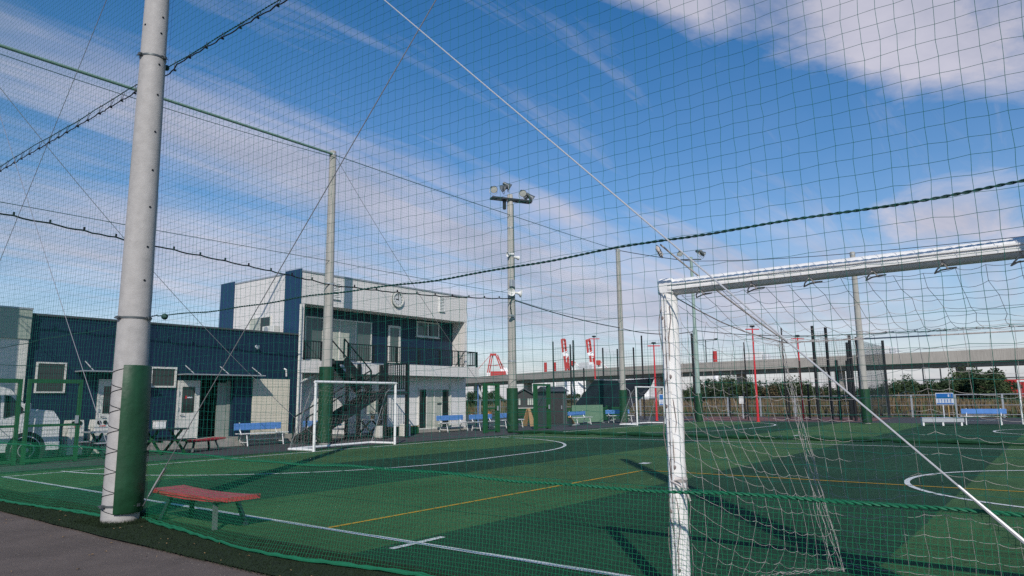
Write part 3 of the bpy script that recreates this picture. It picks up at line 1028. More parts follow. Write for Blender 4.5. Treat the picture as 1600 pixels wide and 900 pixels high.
clipped('black clipped cable running along the left net to the stair post', (4.3, 20.15, 6.14), (15.6, 20.15, 5.52), -0.03, 0.8, 0.022, 1)
clipped('black clipped cable from stair post across clubhouse front to the mast', (15.6, 20.15, 5.52), (26.2, 20.2, 6.15), 0.13, 1.0, 0.024, 2)
wire_thing('slack_cable', 'black slack cable from the speakers of the mast to far post', (26.4, 20.4, 6.12), (36.7, 20.4, 5.52), 0.024, CABLE, sag=0.12, cat='cable')
wire_thing('slack_cable', 'black slack cable from far post to the slim green mast', (36.9, 20.4, 5.5), (40.3, 17.3, 5.35), 0.024, CABLE, sag=0.25, cat='cable')
wire_thing('slack_cable', 'black slack cable from slim green mast toward the right', (40.3, 17.3, 5.4), (40.3, 8.3, 4.6), 0.02, CABLE, sag=0.2, cat='cable')
clipped('thin cable with loops crossing the far right sky above viaduct', (40.3, 8.3, 4.62), (40.3, -6, 4.65), 0.12, 1.2, 0.015, 3)

# ================================================================== big goal behind the near net
gl = thing('large_goal', 'large white goal frame close at right, its net hanging loose', 'goal', (4.75, 2.222, 0))
GX0, GYL, GYR, GH = 4.75, 2.222, -4.3, 2.215
OG = (4.75, 2.222, 0)


def goal_tube(p, q, w, h):
    """goal profile: rounded bar with a net groove ridge"""
    p, q = Vector(p), Vector(q)
    mb = MB()
    mb.tube([p, q], w / 2, 20)
    return mb


pst = MB().tube([(0, 0, 0), (0, 0, GH)], 0.058, 24)
pst.box((-0.012, 0.035, 0.0), (0.012, 0.068, GH))
pst.build('post', GOALW, gl, True)
rib = MB().box((-0.066, 0.02, 0.0), (-0.040, 0.034, GH - 0.05))
rib.box((-0.074, -0.006, 0.0), (-0.05, 0.006, GH - 0.05))
rib.build('net_groove', GOALW, gl)
MB().tube([(0, 0, 0), (0, -6.5, 0)][:0] or [(0, -6.48, 0), (0, -6.48, GH)], 0.058, 24).build('post', GOALW, gl, True)
MB().tube([(0, 0.056, GH + 0.0), (0, -6.55, GH + 0.0)], 0.060, 24).build('crossbar', GOALW, gl, True)
rib = MB().box((-0.068, -6.5, GH - 0.026), (-0.045, -0.02, GH - 0.012))
rib.box((-0.070, -6.5, GH + 0.008), (-0.045, -0.02, GH + 0.018))
rib.build('net_groove', GOALW, gl)
MB().bevbox((-0.064, -0.062, GH - 0.062), (0.064, 0.068, GH + 0.064), 0.02).build('corner_joint', GOALW, gl)
for k in range(17):
    yy_ = -0.25 - 0.37 * k
    hk = MB().tube([(-0.05, yy_, GH - 0.05), (-0.03, yy_ + 0.03, GH - 0.075), (0.02, yy_ + 0.05, GH - 0.09), (0.05, yy_ + 0.02, GH - 0.07), (0.03, yy_ - 0.06, GH - 0.066), (-0.02, yy_ - 0.02, GH - 0.072), (-0.055, yy_, GH - 0.03)], 0.005, 5)
    hk.build('net_hook', TWINE, gl, True)

# net: roof, back, side (world coordinates, then shifted)
ZBK = 1.86
roofn, backn = 8, 12
yy = np.arange(GYL - 0.08, GYR, -0.155)
def bulk(y):
    return np.array(y)
RT = []
for j in range(roofn + 1):
    s = j / roofn
    x = GX0 + 0.02 + s * 1.25
    yl = yy.copy()
    corner = np.exp(-((GYL - yy) / 0.5))
    yl = yl - corner * 0.42 * s
    z = (GH - 0.07) * (1 - s) + ZBK * s - 0.10 * 4 * s * (1 - s) - 0.05 * s * np.sin(np.clip((yy - GYR) * 0.9, 0, 9)) * (1 - corner)
    RT.append(np.stack([np.full_like(yy, x) + 0.02 * np.sin(yy * 3 + j), yl + 0.012 * np.sin(j * 1.3 + yy * 2), z + 0.01 * np.sin(yy * 7 + j)], axis=1))
BK = []
for j in range(1, backn + 1):
    s = j / backn
    base = RT[-1]
    x = base[:, 0] + 0.62 * s + 0.05 * np.sin(yy * 2.1) * s
    yl = base[:, 1] - 0.10 * s * np.exp(-((GYL - yy) / 0.8)) + 0.03 * np.sin(yy * 3.1 + s * 4) * s
    # meshes sag between the verticals
    z = base[:, 2] * (1 - s) + 0.02 - 0.035 * np.sin(s * math.pi) * (1 + np.sin(yy * 5.0))
    BK.append(np.stack([x, yl, np.maximum(z, 0.015)], axis=1))
G = np.array(RT + BK)                              # rows x cols
net = G.transpose(1, 0, 2)                         # cols (along y) first


def sagged(Ls, amount, sub=4, seed=0):
    """resample polylines with a small droop between knots"""
    g = np.random.default_rng(seed)
    out = []
    for Lp in Ls:
        q = []
        for i in range(len(Lp) - 1):
            am = amount * g.uniform(0.3, 1.7)
            for k in range(sub):
                s = k / sub
                p = Lp[i] * (1 - s) + Lp[i + 1] * s
                p = p.copy()
                p[2] = max(p[2] - am * 4 * s * (1 - s), 0.012)
                q.append(p)
        q.append(Lp[-1])
        out.append(q)
    return np.array(out)


def loose_net(name, net, r, m, parent, off, droop, seed, jit=0.010, s0=1, s1=1):
    g = np.random.default_rng(seed)
    A_, B_ = np.meshgrid(np.arange(net.shape[0]) * 0.16, np.arange(net.shape[1]) * 0.16, indexing='ij')
    sm = np.stack([wav(A_, B_, seed + k, 6, 0.3, 1.6) for k in range(3)], axis=2) * np.array((0.02, 0.03, 0.028))
    sm *= np.minimum(np.arange(net.shape[1]) / 3.0, 1.0)[None, :, None]
    net = net + g.normal(0, jit, net.shape) + sm
    net[:, :, 2] = np.maximum(net[:, :, 2], 0.015)
    net = net - np.array(off)
    V1, F1 = strands(sagged(net, droop * 0.15, 3, seed), r, (1, 0.3, 0.2), 4)
    V2, F2 = strands(sagged(net.transpose(1, 0, 2), droop, 4, seed + 1), r, (0.3, 0.2, 1), 4)
    return mesh_np(name, np.vstack([V1, V2]), np.vstack([F1, F2 + len(V1)]), m, parent, 'stuff')


loose_net('goal_net', net, 0.0017, TWINE, gl, OG, 0.012, 41, 0.005)
# side panel: from the post back to the gathered corner, sagging
sd = []
ns = 11
for i in range(ns + 1):
    s = i / ns
    col_ = []
    for k in range(17):
        zf = (GH - 0.12) * (1 - k / 16.5)
        zb = max(ZBK - 0.02 - 0.155 * k, 0.02)
        zb = zb if k < 12 else 0.02
        z = zf * (1 - s) + zb * s - 0.16 * 4 * s * (1 - s) * (0.4 + 0.6 * k / 16)
        x = GX0 + 0.03 + (1.22 + 0.45 * min(k / 12, 1)) * s
        y = GYL - 0.05 - (0.36 + 0.20 * k / 16) * s ** 1.3 + 0.10 * math.sin(math.pi * s) * math.sin(k * 0.5)
        col_.append((x, y, max(z, 0.02)))
    sd.append(col_)
loose_net('side_net', np.array(sd), 0.0014, TWINE, gl, OG, 0.014, 43, 0.006)
# bunched cords at the rear corner
gb = MB()
g_ = random.Random(9)
for k in range(5):
    p = []
    for i in range(16):
        s = i / 15
        p.append((1.27 + 0.40 * s + g_.uniform(-0.02, 0.02) + 0.02 * math.sin(k + s * 6), -0.38 - 0.20 * s + 0.05 * math.sin(k * 1.7 + s * 4) * (0.3 + s) + g_.uniform(-0.012, 0.012), ZBK * (1 - s) + 0.01))
    gb.tube(p, 0.0018, 4)
gb.build('gathered_cord', TWINE, gl, True)
gb = MB()
for k in range(3):
    p = []
    for i in range(22):
        z = GH - 0.14 - (GH - 0.3) * i / 21
        p.append((-0.062 + g_.uniform(-0.012, 0.012), 0.035 - 0.02 * k + 0.028 * math.sin(i * 0.8 + 2 * k), z))
    gb.tube(p, 0.0035, 4)
for i in range(9):
    z = GH - 0.2 - 0.22 * i + g_.uniform(-0.1, 0.1)
    gb.lathe([(0.003, -0.014), (0.010, -0.006), (0.010, 0.006), (0.003, 0.014)], c=(-0.064, 0.03 - 0.02 * (i % 3), z), n=6)
gb.build('lashing_cord', TWINEB, gl, True)
MB().tube([(0.02, -0.02, GH - 0.06)] + [(0.02 + 1.24 * s, -0.02 - 0.40 * s, (GH - 0.06) * (1 - s) + ZBK * s - 0.05 * math.sin(math.pi * s)) for s in (0.2, 0.4, 0.6, 0.8, 1.0)], 0.0045, 5).build('edge_cord', TWINEB, gl, True)
MB().tube([tuple(p) for p in sagline((1.27, -0.40, ZBK), (1.27, -6.4, ZBK + 0.05), 0.03, 20)], 0.006, 5).build('rear_rope', TWINE, gl, True)
MB().tube([tuple(np.array(p) - np.array(OG)) for p in sagline((XN, 2.12, Z2 - 0.06), (6.02, 1.78, ZBK), 0.02, 10)], 0.0065, 5).build('stay_rope', TWINE, gl, True)
kn = MB()
for k in range(4):
    kn.lathe([(0.005, -0.03), (0.018, 0), (0.005, 0.03)], c=(-0.30 + 0.015 * k, -0.07, 2.45 - 0.012 * k), n=7, axis=(0.3, 0.5, 1))
kn.build('stay_knot', TWINE, gl, True)
tie = MB()
tie.lathe([(0.06, -0.02), (0.068, 0), (0.06, 0.02)], c=(0, 0, Z3 + 0.03), n=14)
tie.tube([(-0.065, 0.02, Z3 + 0.02), (-0.09, -0.05, Z3), (-0.09, -0.10, Z3 - 0.04), (-0.08, -0.12, Z3 - 0.10)], 0.008, 5)
tie.tube([(-0.065, 0.02, Z3 + 0.02), (-0.085, -0.07, Z3 + 0.04), (-0.08, -0.10, Z3 - 0.08)], 0.006, 5)
tie.build('post_tie', TWINE, gl, True)


# ------------------------------------------------------------------ small futsal goals
def small_goal(label, x, y, rz, w=3.55, h=2.0, d=1.05):
    t = thing('small_goal', label, 'goal', (x, y, 0), rz, 'small white goals at the pitch edges')
    for px in (0, w):
        MB().tube([(px, 0, 0), (px, 0, h - 0.035)], 0.042, 14).build('post', WHITEP, t, True)
    MB().tube([(-0.042, 0, h), (w + 0.042, 0, h)], 0.042, 14).build('crossbar', WHITEP, t, True)
    for px in (0, w):
        MB().tube([(px, 0.045, 0.045), (px, d, 0.045)], 0.040, 10).build('base_bar', WHITEP, t, True)
        MB().tube([(px, 0.03, h - 0.03), (px + (0.1 if px == 0 else -0.1), 0.32, h - 0.30), (px, d - 0.02, 0.06)], 0.012, 7).build('stay', STEEL, t, True)
    MB().tube([(0.04, d, 0.045), (w - 0.04, d, 0.045)], 0.040, 10).build('rear_bar', WHITEP, t, True)
    nx = int(w / 0.12)
    c = []
    for i in range(nx + 1):
        col_ = []
        for k in range(20):
            s = k / 19
            if s < 0.25:
                yy_, zz_ = 0.03 + 0.32 * s / 0.25, h - 0.04 - 0.26 * (s / 0.25)
            else:
                u = (s - 0.25) / 0.75
                yy_, zz_ = 0.35 + (d - 0.37) * u + 0.06 * math.sin(u * math.pi), (h - 0.30) * (1 - u) + 0.05
            col_.append((w * i / nx, yy_, zz_ - 0.03 * math.sin(i * 0.9)))
        c.append(col_)
    net_object('goal_net', np.array(c), 0.0013, (0, 1, 0.2), TWINE, t)
    for px in (0, w):
        c = []
        for i in range(9):
            u = i / 8
            col_ = []
            for k in range(16):
                v = k / 15
                zt = h - 0.05 - 0.26 * min(u / 0.3, 1) - (h - 0.36) * max((u - 0.3) / 0.7, 0) ** 1.1
                col_.append((px + 0.02 * math.sin(k), 0.03 + (d - 0.05) * u, 0.05 + (zt - 0.05) * v))
            c.append(col_)
        net_object('side_net', np.array(c), 0.0013, (1, 0, 0), TWINE, t)
    return t


small_goal('small white goal standing in front of the black staircase', 13.0, 17.36, math.atan2(0.38, 3.5), 3.52)
small_goal('small white goal at far side, left of the big goal post', 33.8, 17.95, -0.03, 3.05)
small_goal('small white goal cut off at the right edge, past blue benches', 41.3, 1.78, R(-90) + 0.05, 3.0)

# ================================================================== benches
def board_bench(label, x, y, rz, ln_=1.58):
    """low bench: red board with rolled ends on splayed dark legs"""
    t = thing('red_bench', label, 'bench', (x, y, 0), rz, 'low red benches')
    n = 18
    vs, fs = [], []
    wd = 0.42
    for i in range(n + 1):
        u = -1 + 2 * i / n
        zc = 0.325 + 0.028 * u * u
        for yy_, dz in ((-wd / 2, -0.027), (-wd / 2, 0.021), (wd / 2, 0.021), (wd / 2, -0.027)):
            vs.append((u * ln_ / 2, yy_, zc + dz))
    for i in range(n):
        for k in range(4):
            fs.append((i * 4 + k, i * 4 + (k + 1) % 4, (i + 1) * 4 + (k + 1) % 4, (i + 1) * 4 + k))
    fs += [(0, 1, 2, 3), (n * 4 + 3, n * 4 + 2, n * 4 + 1, n * 4)]
    MB().add(vs, fs).build('seat', RED, t, True)
    vs = []
    MB().beam((-ln_ / 2 + 0.02, -wd / 2 - 0.008, 0.345), (ln_ / 2 - 0.02, -wd / 2 - 0.008, 0.345), 0.014, 0.03).build('edge_trim', RED, t)
    for sx in (-1, 1):
        for sy in (-1, 1):
            MB().beam((sx * (ln_ / 2 - 0.36), sy * 0.13, 0.315), (sx * (ln_ / 2 - 0.24), sy * 0.20, 0.0), 0.06, 0.035).build('leg', LEGD, t)
        MB().beam((sx * (ln_ / 2 - 0.33), -0.16, 0.29), (sx * (ln_ / 2 - 0.33), 0.16, 0.29), 0.05, 0.03).build('leg_brace', LEGD, t)
    MB().beam((-(ln_ / 2 - 0.33), 0, 0.285), (ln_ / 2 - 0.33, 0, 0.285), 0.05, 0.025).build('rail', LEGD, t)
    return t


board_bench('red topped low bench right beside the near concrete post', 4.68, 8.36, R(-90) + 0.02, 1.68)
board_bench('red topped low bench standing by the annex doors, further away', 11.45, 20.75, 0.3, 1.55)


def blue_bench_proto():
    t = thing('blue_bench', 'x', 'bench', (0, 0, 0), 0, 'blue benches around the pitch')
    for k, z in enumerate((0.62,)):
        MB().bevbox((-0.9, 0.245, z - 0.115), (0.9, 0.275, z + 0.115), 0.01).build('back_slat', BLUE, t)
    for k, yy_ in enumerate((-0.16, -0.02, 0.12)):
        MB().bevbox((-0.9, yy_ - 0.06, 0.385), (0.9, yy_ + 0.06, 0.415), 0.006).build('seat_slat', WHITEP if k != 1 else STEEL, t)
    for sx in (-0.68, 0.68):
        f = MB()
        f.tube([(sx, -0.25, 0.0), (sx, -0.17, 0.37), (sx, 0.17, 0.37), (sx, 0.27, 0.0)], 0.02, 7)
        f.tube([(sx, 0.15, 0.37), (sx, 0.25, 0.5), (sx, 0.30, 0.76)], 0.018, 7)
        f.tube([(sx, -0.225, 0.12), (sx, 0.24, 0.12)], 0.014, 6)
        f.build('leg', WHITEP, t, True)
    MB().tube([(-0.68, 0, 0.2), (0.68, 0, 0.2)], 0.014, 6).build('stretcher', WHITEP, t, True)
    return t


bb = blue_bench_proto()
bl = [(14.15, 21.75, 0.0, 'blue backed white bench in front of the beige shutter', 1.0),
      (17.0, 21.95, 0.02, 'blue backed bench half hidden behind the stair goal', 0.95),
      (24.55, 22.45, 0.0, 'blue backed bench before the clubhouse glass doors', 0.95),
      (26.35, 22.1, 0.05, 'blue backed bench at the corner of the clubhouse', 0.9),
      (29.0, 22.6, 0.0, 'blue backed bench just right of the floodlight mast', 0.85),
      (33.9, 21.5, 0.0, 'blue backed bench below the dark tarpaulin', 0.9),
      (38.0, 21.3, -0.4, 'blue backed bench behind the far small goal', 0.9),
      (39.95, 3.2, R(-90) - 0.0, 'blue backed bench at far right before the grey rail fence', 0.95)]
for i, (x, y, rz, lab, sc) in enumerate(bl):
    if i == 0:
        bb.location = (x, y, 0)
        bb.rotation_euler = (0, 0, rz)
        bb['label'] = lab
    else:
        copy_tree(bb, (x, y, 0), rz, lab)
fb = thing('flat_bench', 'flat grey blue bench without back, under the blue sign at right', 'bench', (38.55, 4.72, 0), math.atan2(-1.33, 0.48))
for k, yy_ in enumerate((-0.14, 0.0, 0.14)):
    MB().bevbox((-0.85, yy_ - 0.06, 0.33), (0.85, yy_ + 0.06, 0.37), 0.006).build('seat_slat', BLUE if k else STEEL, fb)
MB().box((-0.85, -0.215, 0.17), (0.85, -0.2, 0.325)).build('apron', STEEL, fb)
for sx in (-0.8, 0.0, 0.75):
    MB().box((sx - 0.035, -0.19, 0), (sx + 0.035, 0.19, 0.326)).build('leg', WHITEP, fb)

# ================================================================== clubhouse
CX0, CY0 = 16.0, 22.4
CO = (CX0, CY0, 0)
ch = thing('clubhouse', 'two storey white clubhouse with navy panels and a balcony', 'building', CO)


def part(name, a, b, m, parent, off, bev=0.0, kind=None):
    mb = MB()
    if bev:
        mb.bevbox(a, b, bev)
    else:
        mb.box(a, b)
    return mb.build(name, m, parent, off=off)


YR = 23.2                                             # recessed wall plane
part('lower_wall', (16.02, YR, 0), (26.2, 28.0, 2.5), WLOW, ch, CO)
part('upper_wall', (16.0, YR + 0.03, 2.972), (25.4, 28.0, 6.3), WSID, ch, CO)
part('recess_panel', (16.16, YR, 2.972), (25.24, YR + 0.028, 5.1), NAVY, ch, CO)
part('fascia', (16.0, CY0, 5.1), (25.4, YR + 0.028, 6.3), WSID, ch, CO)
part('wing_wall', (16.0, CY0 + 0.01, 0.0), (16.155, YR - 0.002, 2.498), WSID, ch, CO)
part('wing_wall', (16.0, CY0 + 0.01, 2.974), (16.155, YR - 0.002, 5.098), WSID, ch, CO)
part('wing_wall', (25.245, CY0 + 0.01, 2.974), (25.4, YR - 0.002, 5.098), WSID, ch, CO)
part('balcony_slab', (15.97, CY0 - 0.02, 2.5), (26.22, 28.02, 2.97), WSID, ch, CO)
part('navy_strip', (15.955, CY0 - 0.004, 3.86), (15.998, 23.42, 6.42), NAVYP, ch, CO)
part('navy_strip', (15.955, 27.0, 3.86), (15.998, 28.03, 6.42), NAVYP, ch, CO)
MB().box((15.98, CY0 - 0.03, 6.302), (25.43, 28.03, 6.36)).build('roof_coping', STEEL, ch, off=CO)
MB().tube([(15.95, CY0 - 0.06, 0.0), (15.95, CY0 - 0.06, 5.05)], 0.05, 10).build('downpipe', FRAME, ch, True, off=CO)
dp = MB()
dp.tube([(16.95, CY0 + 0.35, 2.42), (16.6, CY0 + 0.25, 2.30), (15.99, CY0 - 0.02, 2.12)], 0.05, 8)
dp.build('downpipe', FRAME, ch, True, off=CO)
MB().tube([(25.05, YR - 0.06, 0.1), (25.05, YR - 0.06, 2.2)], 0.04, 8).build('downpipe', FRAME, ch, True, off=CO)


def window(parent, x0, x1, z0, z1, y, off, panes=2, fr=0.055, gl_=GLASS, name='window', depth=0.05):
    """frame proud of a wall that faces -y, panes set back in it"""
    f = MB()
    f.box((x0, y - depth, z0), (x1, y, z0 + fr)).box((x0, y - depth, z1 - fr), (x1, y, z1))
    f.box((x0, y - depth, z0 + fr), (x0 + fr, y, z1 - fr)).box((x1 - fr, y - depth, z0 + fr), (x1, y, z1 - fr))
    w = (x1 - x0 - fr) / panes
    for k in range(1, panes):
        xc = x0 + fr / 2 + w * k
        f.box((xc - fr / 2, y - depth, z0 + fr), (xc + fr / 2, y, z1 - fr))
    fo = f.build(name, FRAME, parent, off=off)
    for k in range(panes):
        xa = x0 + fr + (w) * k
        mp = gl_[k] if isinstance(gl_, (list, tuple)) else gl_
        MB().box((xa + 0.001, y - 0.022, z0 + fr + 0.001), (xa + w - fr - 0.001, y - 0.004, z1 - fr - 0.001)).build('pane', mp, fo, off=off)
    return fo


window(ch, 16.75, 20.13, 3.02, 4.74, YR, CO, 4, 0.05, [GLASS, CURTAIN, CURTAIN, GLASS], 'sliding_window')
window(ch, 22.8, 24.27, 4.32, 5.03, YR, CO, 2, 0.06, [GLASS, GLASSD])
sill = MB().box((22.76, YR - 0.09, 4.285), (24.31, YR - 0.002, 4.318)).build('window_sill', FRAME, ch, off=CO)
bd = window(ch, 21.08, 21.8, 3.0, 4.70, YR, CO, 1, 0.10, GLASS, 'balcony_door')
window(ch, 22.95, 25.0, 0.14, 1.97, YR, CO, 4, 0.05, [GLASSD, CURTAIN, CURTAIN, GLASSD], 'sliding_door')
MB().box((24.15, YR - 0.062, 1.25), (24.45, YR - 0.052, 1.30)).build('notice_plate', CHAR, ch, off=CO)
window(ch, 19.9, 20.9, 0.9, 1.9, YR, CO, 2, 0.05, [CURTAIN, GLASS])
MB().box((16.2, YR - 0.12, 0.0), (26.2, YR - 0.003, 0.13)).build('plinth', PLINTH, ch, off=CO)
# side window with its own frame, in the wall that faces -x
f = MB()
f.box((15.955, 24.28, 4.10), (15.998, 24.33, 4.78)).box((15.955, 25.70, 4.10), (15.998, 25.75, 4.78)).box((15.955, 24.33, 4.73), (15.998, 25.70, 4.78)).box((15.955, 24.33, 4.10), (15.998, 25.70, 4.15)).box((15.955, 24.99, 4.15), (15.998, 25.04, 4.73))
fo = f.build('window', FRAME, ch, off=CO)
MB().box((15.972, 24.331, 4.151), (15.996, 24.989, 4.729)).build('pane', GLASSD, fo, off=CO)
MB().box((15.972, 25.041, 4.151), (15.996, 25.699, 4.729)).build('pane', CURTAIN, fo, off=CO)


def vent(xa, xb, za, zb):
    v = MB()
    y = CY0
    v.box((xa, y - 0.05, za), (xa + 0.03, y - 0.001, zb)).box((xb - 0.03, y - 0.05, za), (xb, y - 0.001, zb)).box((xa, y - 0.07, za - 0.03), (xb, y - 0.001, za)).box((xa, y - 0.05, zb), (xb, y - 0.001, zb + 0.02))
    vo = v.build('vent', WHITEP, ch, off=CO)
    n = 9
    for k in range(n):
        z = za + (zb - za) * (k + 0.5) / n
        MB().add([(xa + 0.03, y - 0.045, z - 0.02), (xb - 0.03, y - 0.045, z - 0.02), (xb - 0.03, y - 0.005, z + 0.03), (xa + 0.03, y - 0.005, z + 0.03),
                  (xa + 0.03, y - 0.045, z - 0.012), (xb - 0.03, y - 0.045, z - 0.012), (xb - 0.03, y - 0.005, z + 0.038), (xa + 0.03, y - 0.005, z + 0.038)],
                 [(0, 1, 2, 3), (7, 6, 5, 4), (0, 4, 5, 1), (1, 5, 6, 2), (2, 6, 7, 3), (3, 7, 4, 0)]).build('slat', WHITEP, vo, off=CO)


vent(17.42, 17.80, 5.42, 6.02)
vent(23.45, 23.82, 5.48, 6.10)

# clock on the fascia
ck = thing('wall_clock', 'round white wall clock on the clubhouse fascia', 'clock', (20.86, CY0 - 0.002, 5.73))
MB().lathe([(0.30, 0.0), (0.335, 0.02), (0.335, 0.09), (0.275, 0.10), (0.265, 0.06)], n=40, axis=(0, -1, 0)).build('rim', FRAME, ck, True)
MB().lathe([(0.268, 0.062), (0.001, 0.064)], n=40, axis=(0, -1, 0)).build('face', CLOCKF, ck)
MB().lathe([(0.335, 0.03), (0.345, 0.03), (0.345, 0.075), (0.335, 0.075)], n=40, axis=(0, -1, 0)).build('band', CLOCKR, ck, True)
for k in range(12):
    a = R(30 * k)
    MB().beam((0.20 * math.sin(a), -0.069, 0.20 * math.cos(a)), (0.245 * math.sin(a), -0.069, 0.245 * math.cos(a)), 0.02 if k % 3 else 0.032, 0.006, (0, 1, 0)).build('hour_mark', BLACK, ck)
MB().beam((0, -0.074, -0.03), (0.01, -0.074, 0.21), 0.022, 0.005, (0, 1, 0)).build('minute_hand', BLACK, ck)
MB().beam((0.03, -0.081, 0.0), (-0.15, -0.081, 0.012), 0.028, 0.005, (0, 1, 0)).build('hour_hand', BLACK, ck)

# balcony railing
def railing(parent, p, q, off, h=0.66, posts=True):
    p, q = Vector(p), Vector(q)
    Ln = (q - p).length
    mb = MB()
    mb.beam(p + Vector((0, 0, h)), q + Vector((0, 0, h)), 0.05, 0.04)
    mb.build('top_rail', BLACK, parent, off=off)
    MB().beam(p + Vector((0, 0, 0.09)), q + Vector((0, 0, 0.09)), 0.035, 0.03).build('bottom_rail', BLACK, parent, off=off)
    n = max(int(Ln / 1.15), 1)
    for i in range(n + 1):
        c = p + (q - p) * (i / n)
        MB().box((c.x - 0.03, c.y - 0.03, c.z - 0.02), (c.x + 0.03, c.y + 0.03, c.z + h + 0.02)).build('post', BLACK, parent, off=off)
    m = int(Ln / 0.115)
    for i in range(1, m):
        c = p + (q - p) * (i / m)
        MB().box((c.x - 0.009, c.y - 0.009, c.z + 0.10), (c.x + 0.009, c.y + 0.009, c.z + h - 0.018)).build('baluster', BLACK, parent, off=off)


RAILH = 0.72
br = thing('balcony_railing', 'black railing of thin balusters along the clubhouse balcony', 'railing', (16.0, CY0, 2.97))
RO = (16.0, CY0, 2.97)
ZB_ = 2.975
railing(br, (16.25, CY0 + 0.03, ZB_), (17.0, CY0 + 0.03, ZB_), RO, RAILH)
railing(br, (18.3, CY0 + 0.03, ZB_), (26.15, CY0 + 0.03, ZB_), RO, RAILH)
railing(br, (26.15, CY0 + 0.06, ZB_), (26.15, YR + 0.9, ZB_), RO, RAILH)

# outside staircase
st = thing('outside_staircase', 'black steel staircase climbing to the clubhouse balcony', 'staircase', (15.1, 21.4, 0))
SO = (15.1, 21.4, 0)
LZ_ = 1.80
ya, yb, yc = 20.75, 21.52, 22.33
def flight(x0, z0, x1, z1, y0, y1, nst, handrail=True):
    for yy_ in (y0, y1):
        MB().beam((x0, yy_, z0), (x1, yy_, z1), 0.06, 0.26).build('stringer', BLACK, st, off=SO)
    for k in range(nst):
        s = (k + 0.5) / nst
        x, z = x0 + (x1 - x0) * s, z0 + (z1 - z0) * s + 0.03
        MB().box((x - 0.14, y0 + 0.026, z - 0.02), (x + 0.14, y1 - 0.026, z + 0.015)).build('tread', BLACK, st, off=SO)
    for yy_ in (y0, y1):
        MB().beam((x0, yy_, z0 + 0.82), (x1, yy_, z1 + 0.82), 0.04, 0.04).build('handrail', BLACK, st, off=SO)
        n = int(abs(x1 - x0) / (0.24 if yy_ == y0 else 1.2))
        for k in range(n + 1):
            s = k / n
            x, z = x0 + (x1 - x0) * s, z0 + (z1 - z0) * s
            w = 0.024 if k in (0, n) else 0.007
            MB().box((x - w, yy_ - w, z + 0.1), (x + w, yy_ + w, z + 0.80)).build('baluster', BLACK, st, off=SO)


flight(15.2, 0.06, 18.7, LZ_, ya, yb - 0.02, 10)
flight(18.75, LZ_, 17.4, 2.97, yb + 0.05, yc, 6)
MB().box((18.66, ya - 0.03, LZ_ - 0.14), (20.02, yc + 0.03, LZ_)).build('landing', CHAR, st, off=SO)
MB().box((17.05, yb + 0.05, 2.84), (17.75, CY0 - 0.03, 2.955)).build('bridge', CHAR, st, off=SO)
for x, y, w in ((18.8, ya + 0.02, 0.06), (19.95, ya + 0.02, 0.06), (19.95, yc, 0.06), (18.8, yc, 0.06), (17.6, yb + 0.06, 0.05)):
    top = LZ_ + 1.1 if x > 18 else 2.95
    MB().box((x - w, y - w, 0), (x + w, y + w, top)).build('post', BLACK, st, off=SO)
for p, q in (((18.8, ya, LZ_), (19.95, ya, LZ_)), ((19.98, ya, LZ_), (19.98, yc, LZ_))):
    railing(st, p, q, SO, 1.08)

# ================================================================== annex
AO = (7.2, 22.4, 0)
ax = thing('annex', 'long single storey navy annex with white doors and canopies', 'building', AO)
WT, PZ = 3.88, 0.30
part('wall', (7.2, 22.4, PZ), (12.18, 27.9, WT), NAVY, ax, AO)
part('wall', (13.42, 22.402, PZ), (15.94, 27.9, WT), NAVY, ax, AO)
part('wall', (12.182, 22.4, 2.18), (13.418, 27.9, WT - 0.002), NAVY, ax, AO)
part('recess_wall', (12.182, 23.5, PZ), (13.418, 27.8, 2.178), CHAR, ax, AO)
part('plinth', (7.2, 22.30, 0), (15.93, 27.85, PZ - 0.002), PLINTH, ax, AO)
part('step', (12.0, 21.95, 0), (15.6, 22.298, 0.16), PLINTH, ax, AO)
part('roof_coping', (7.17, 22.36, WT + 0.002), (15.945, 27.93, WT + 0.06), ROOFG, ax, AO)


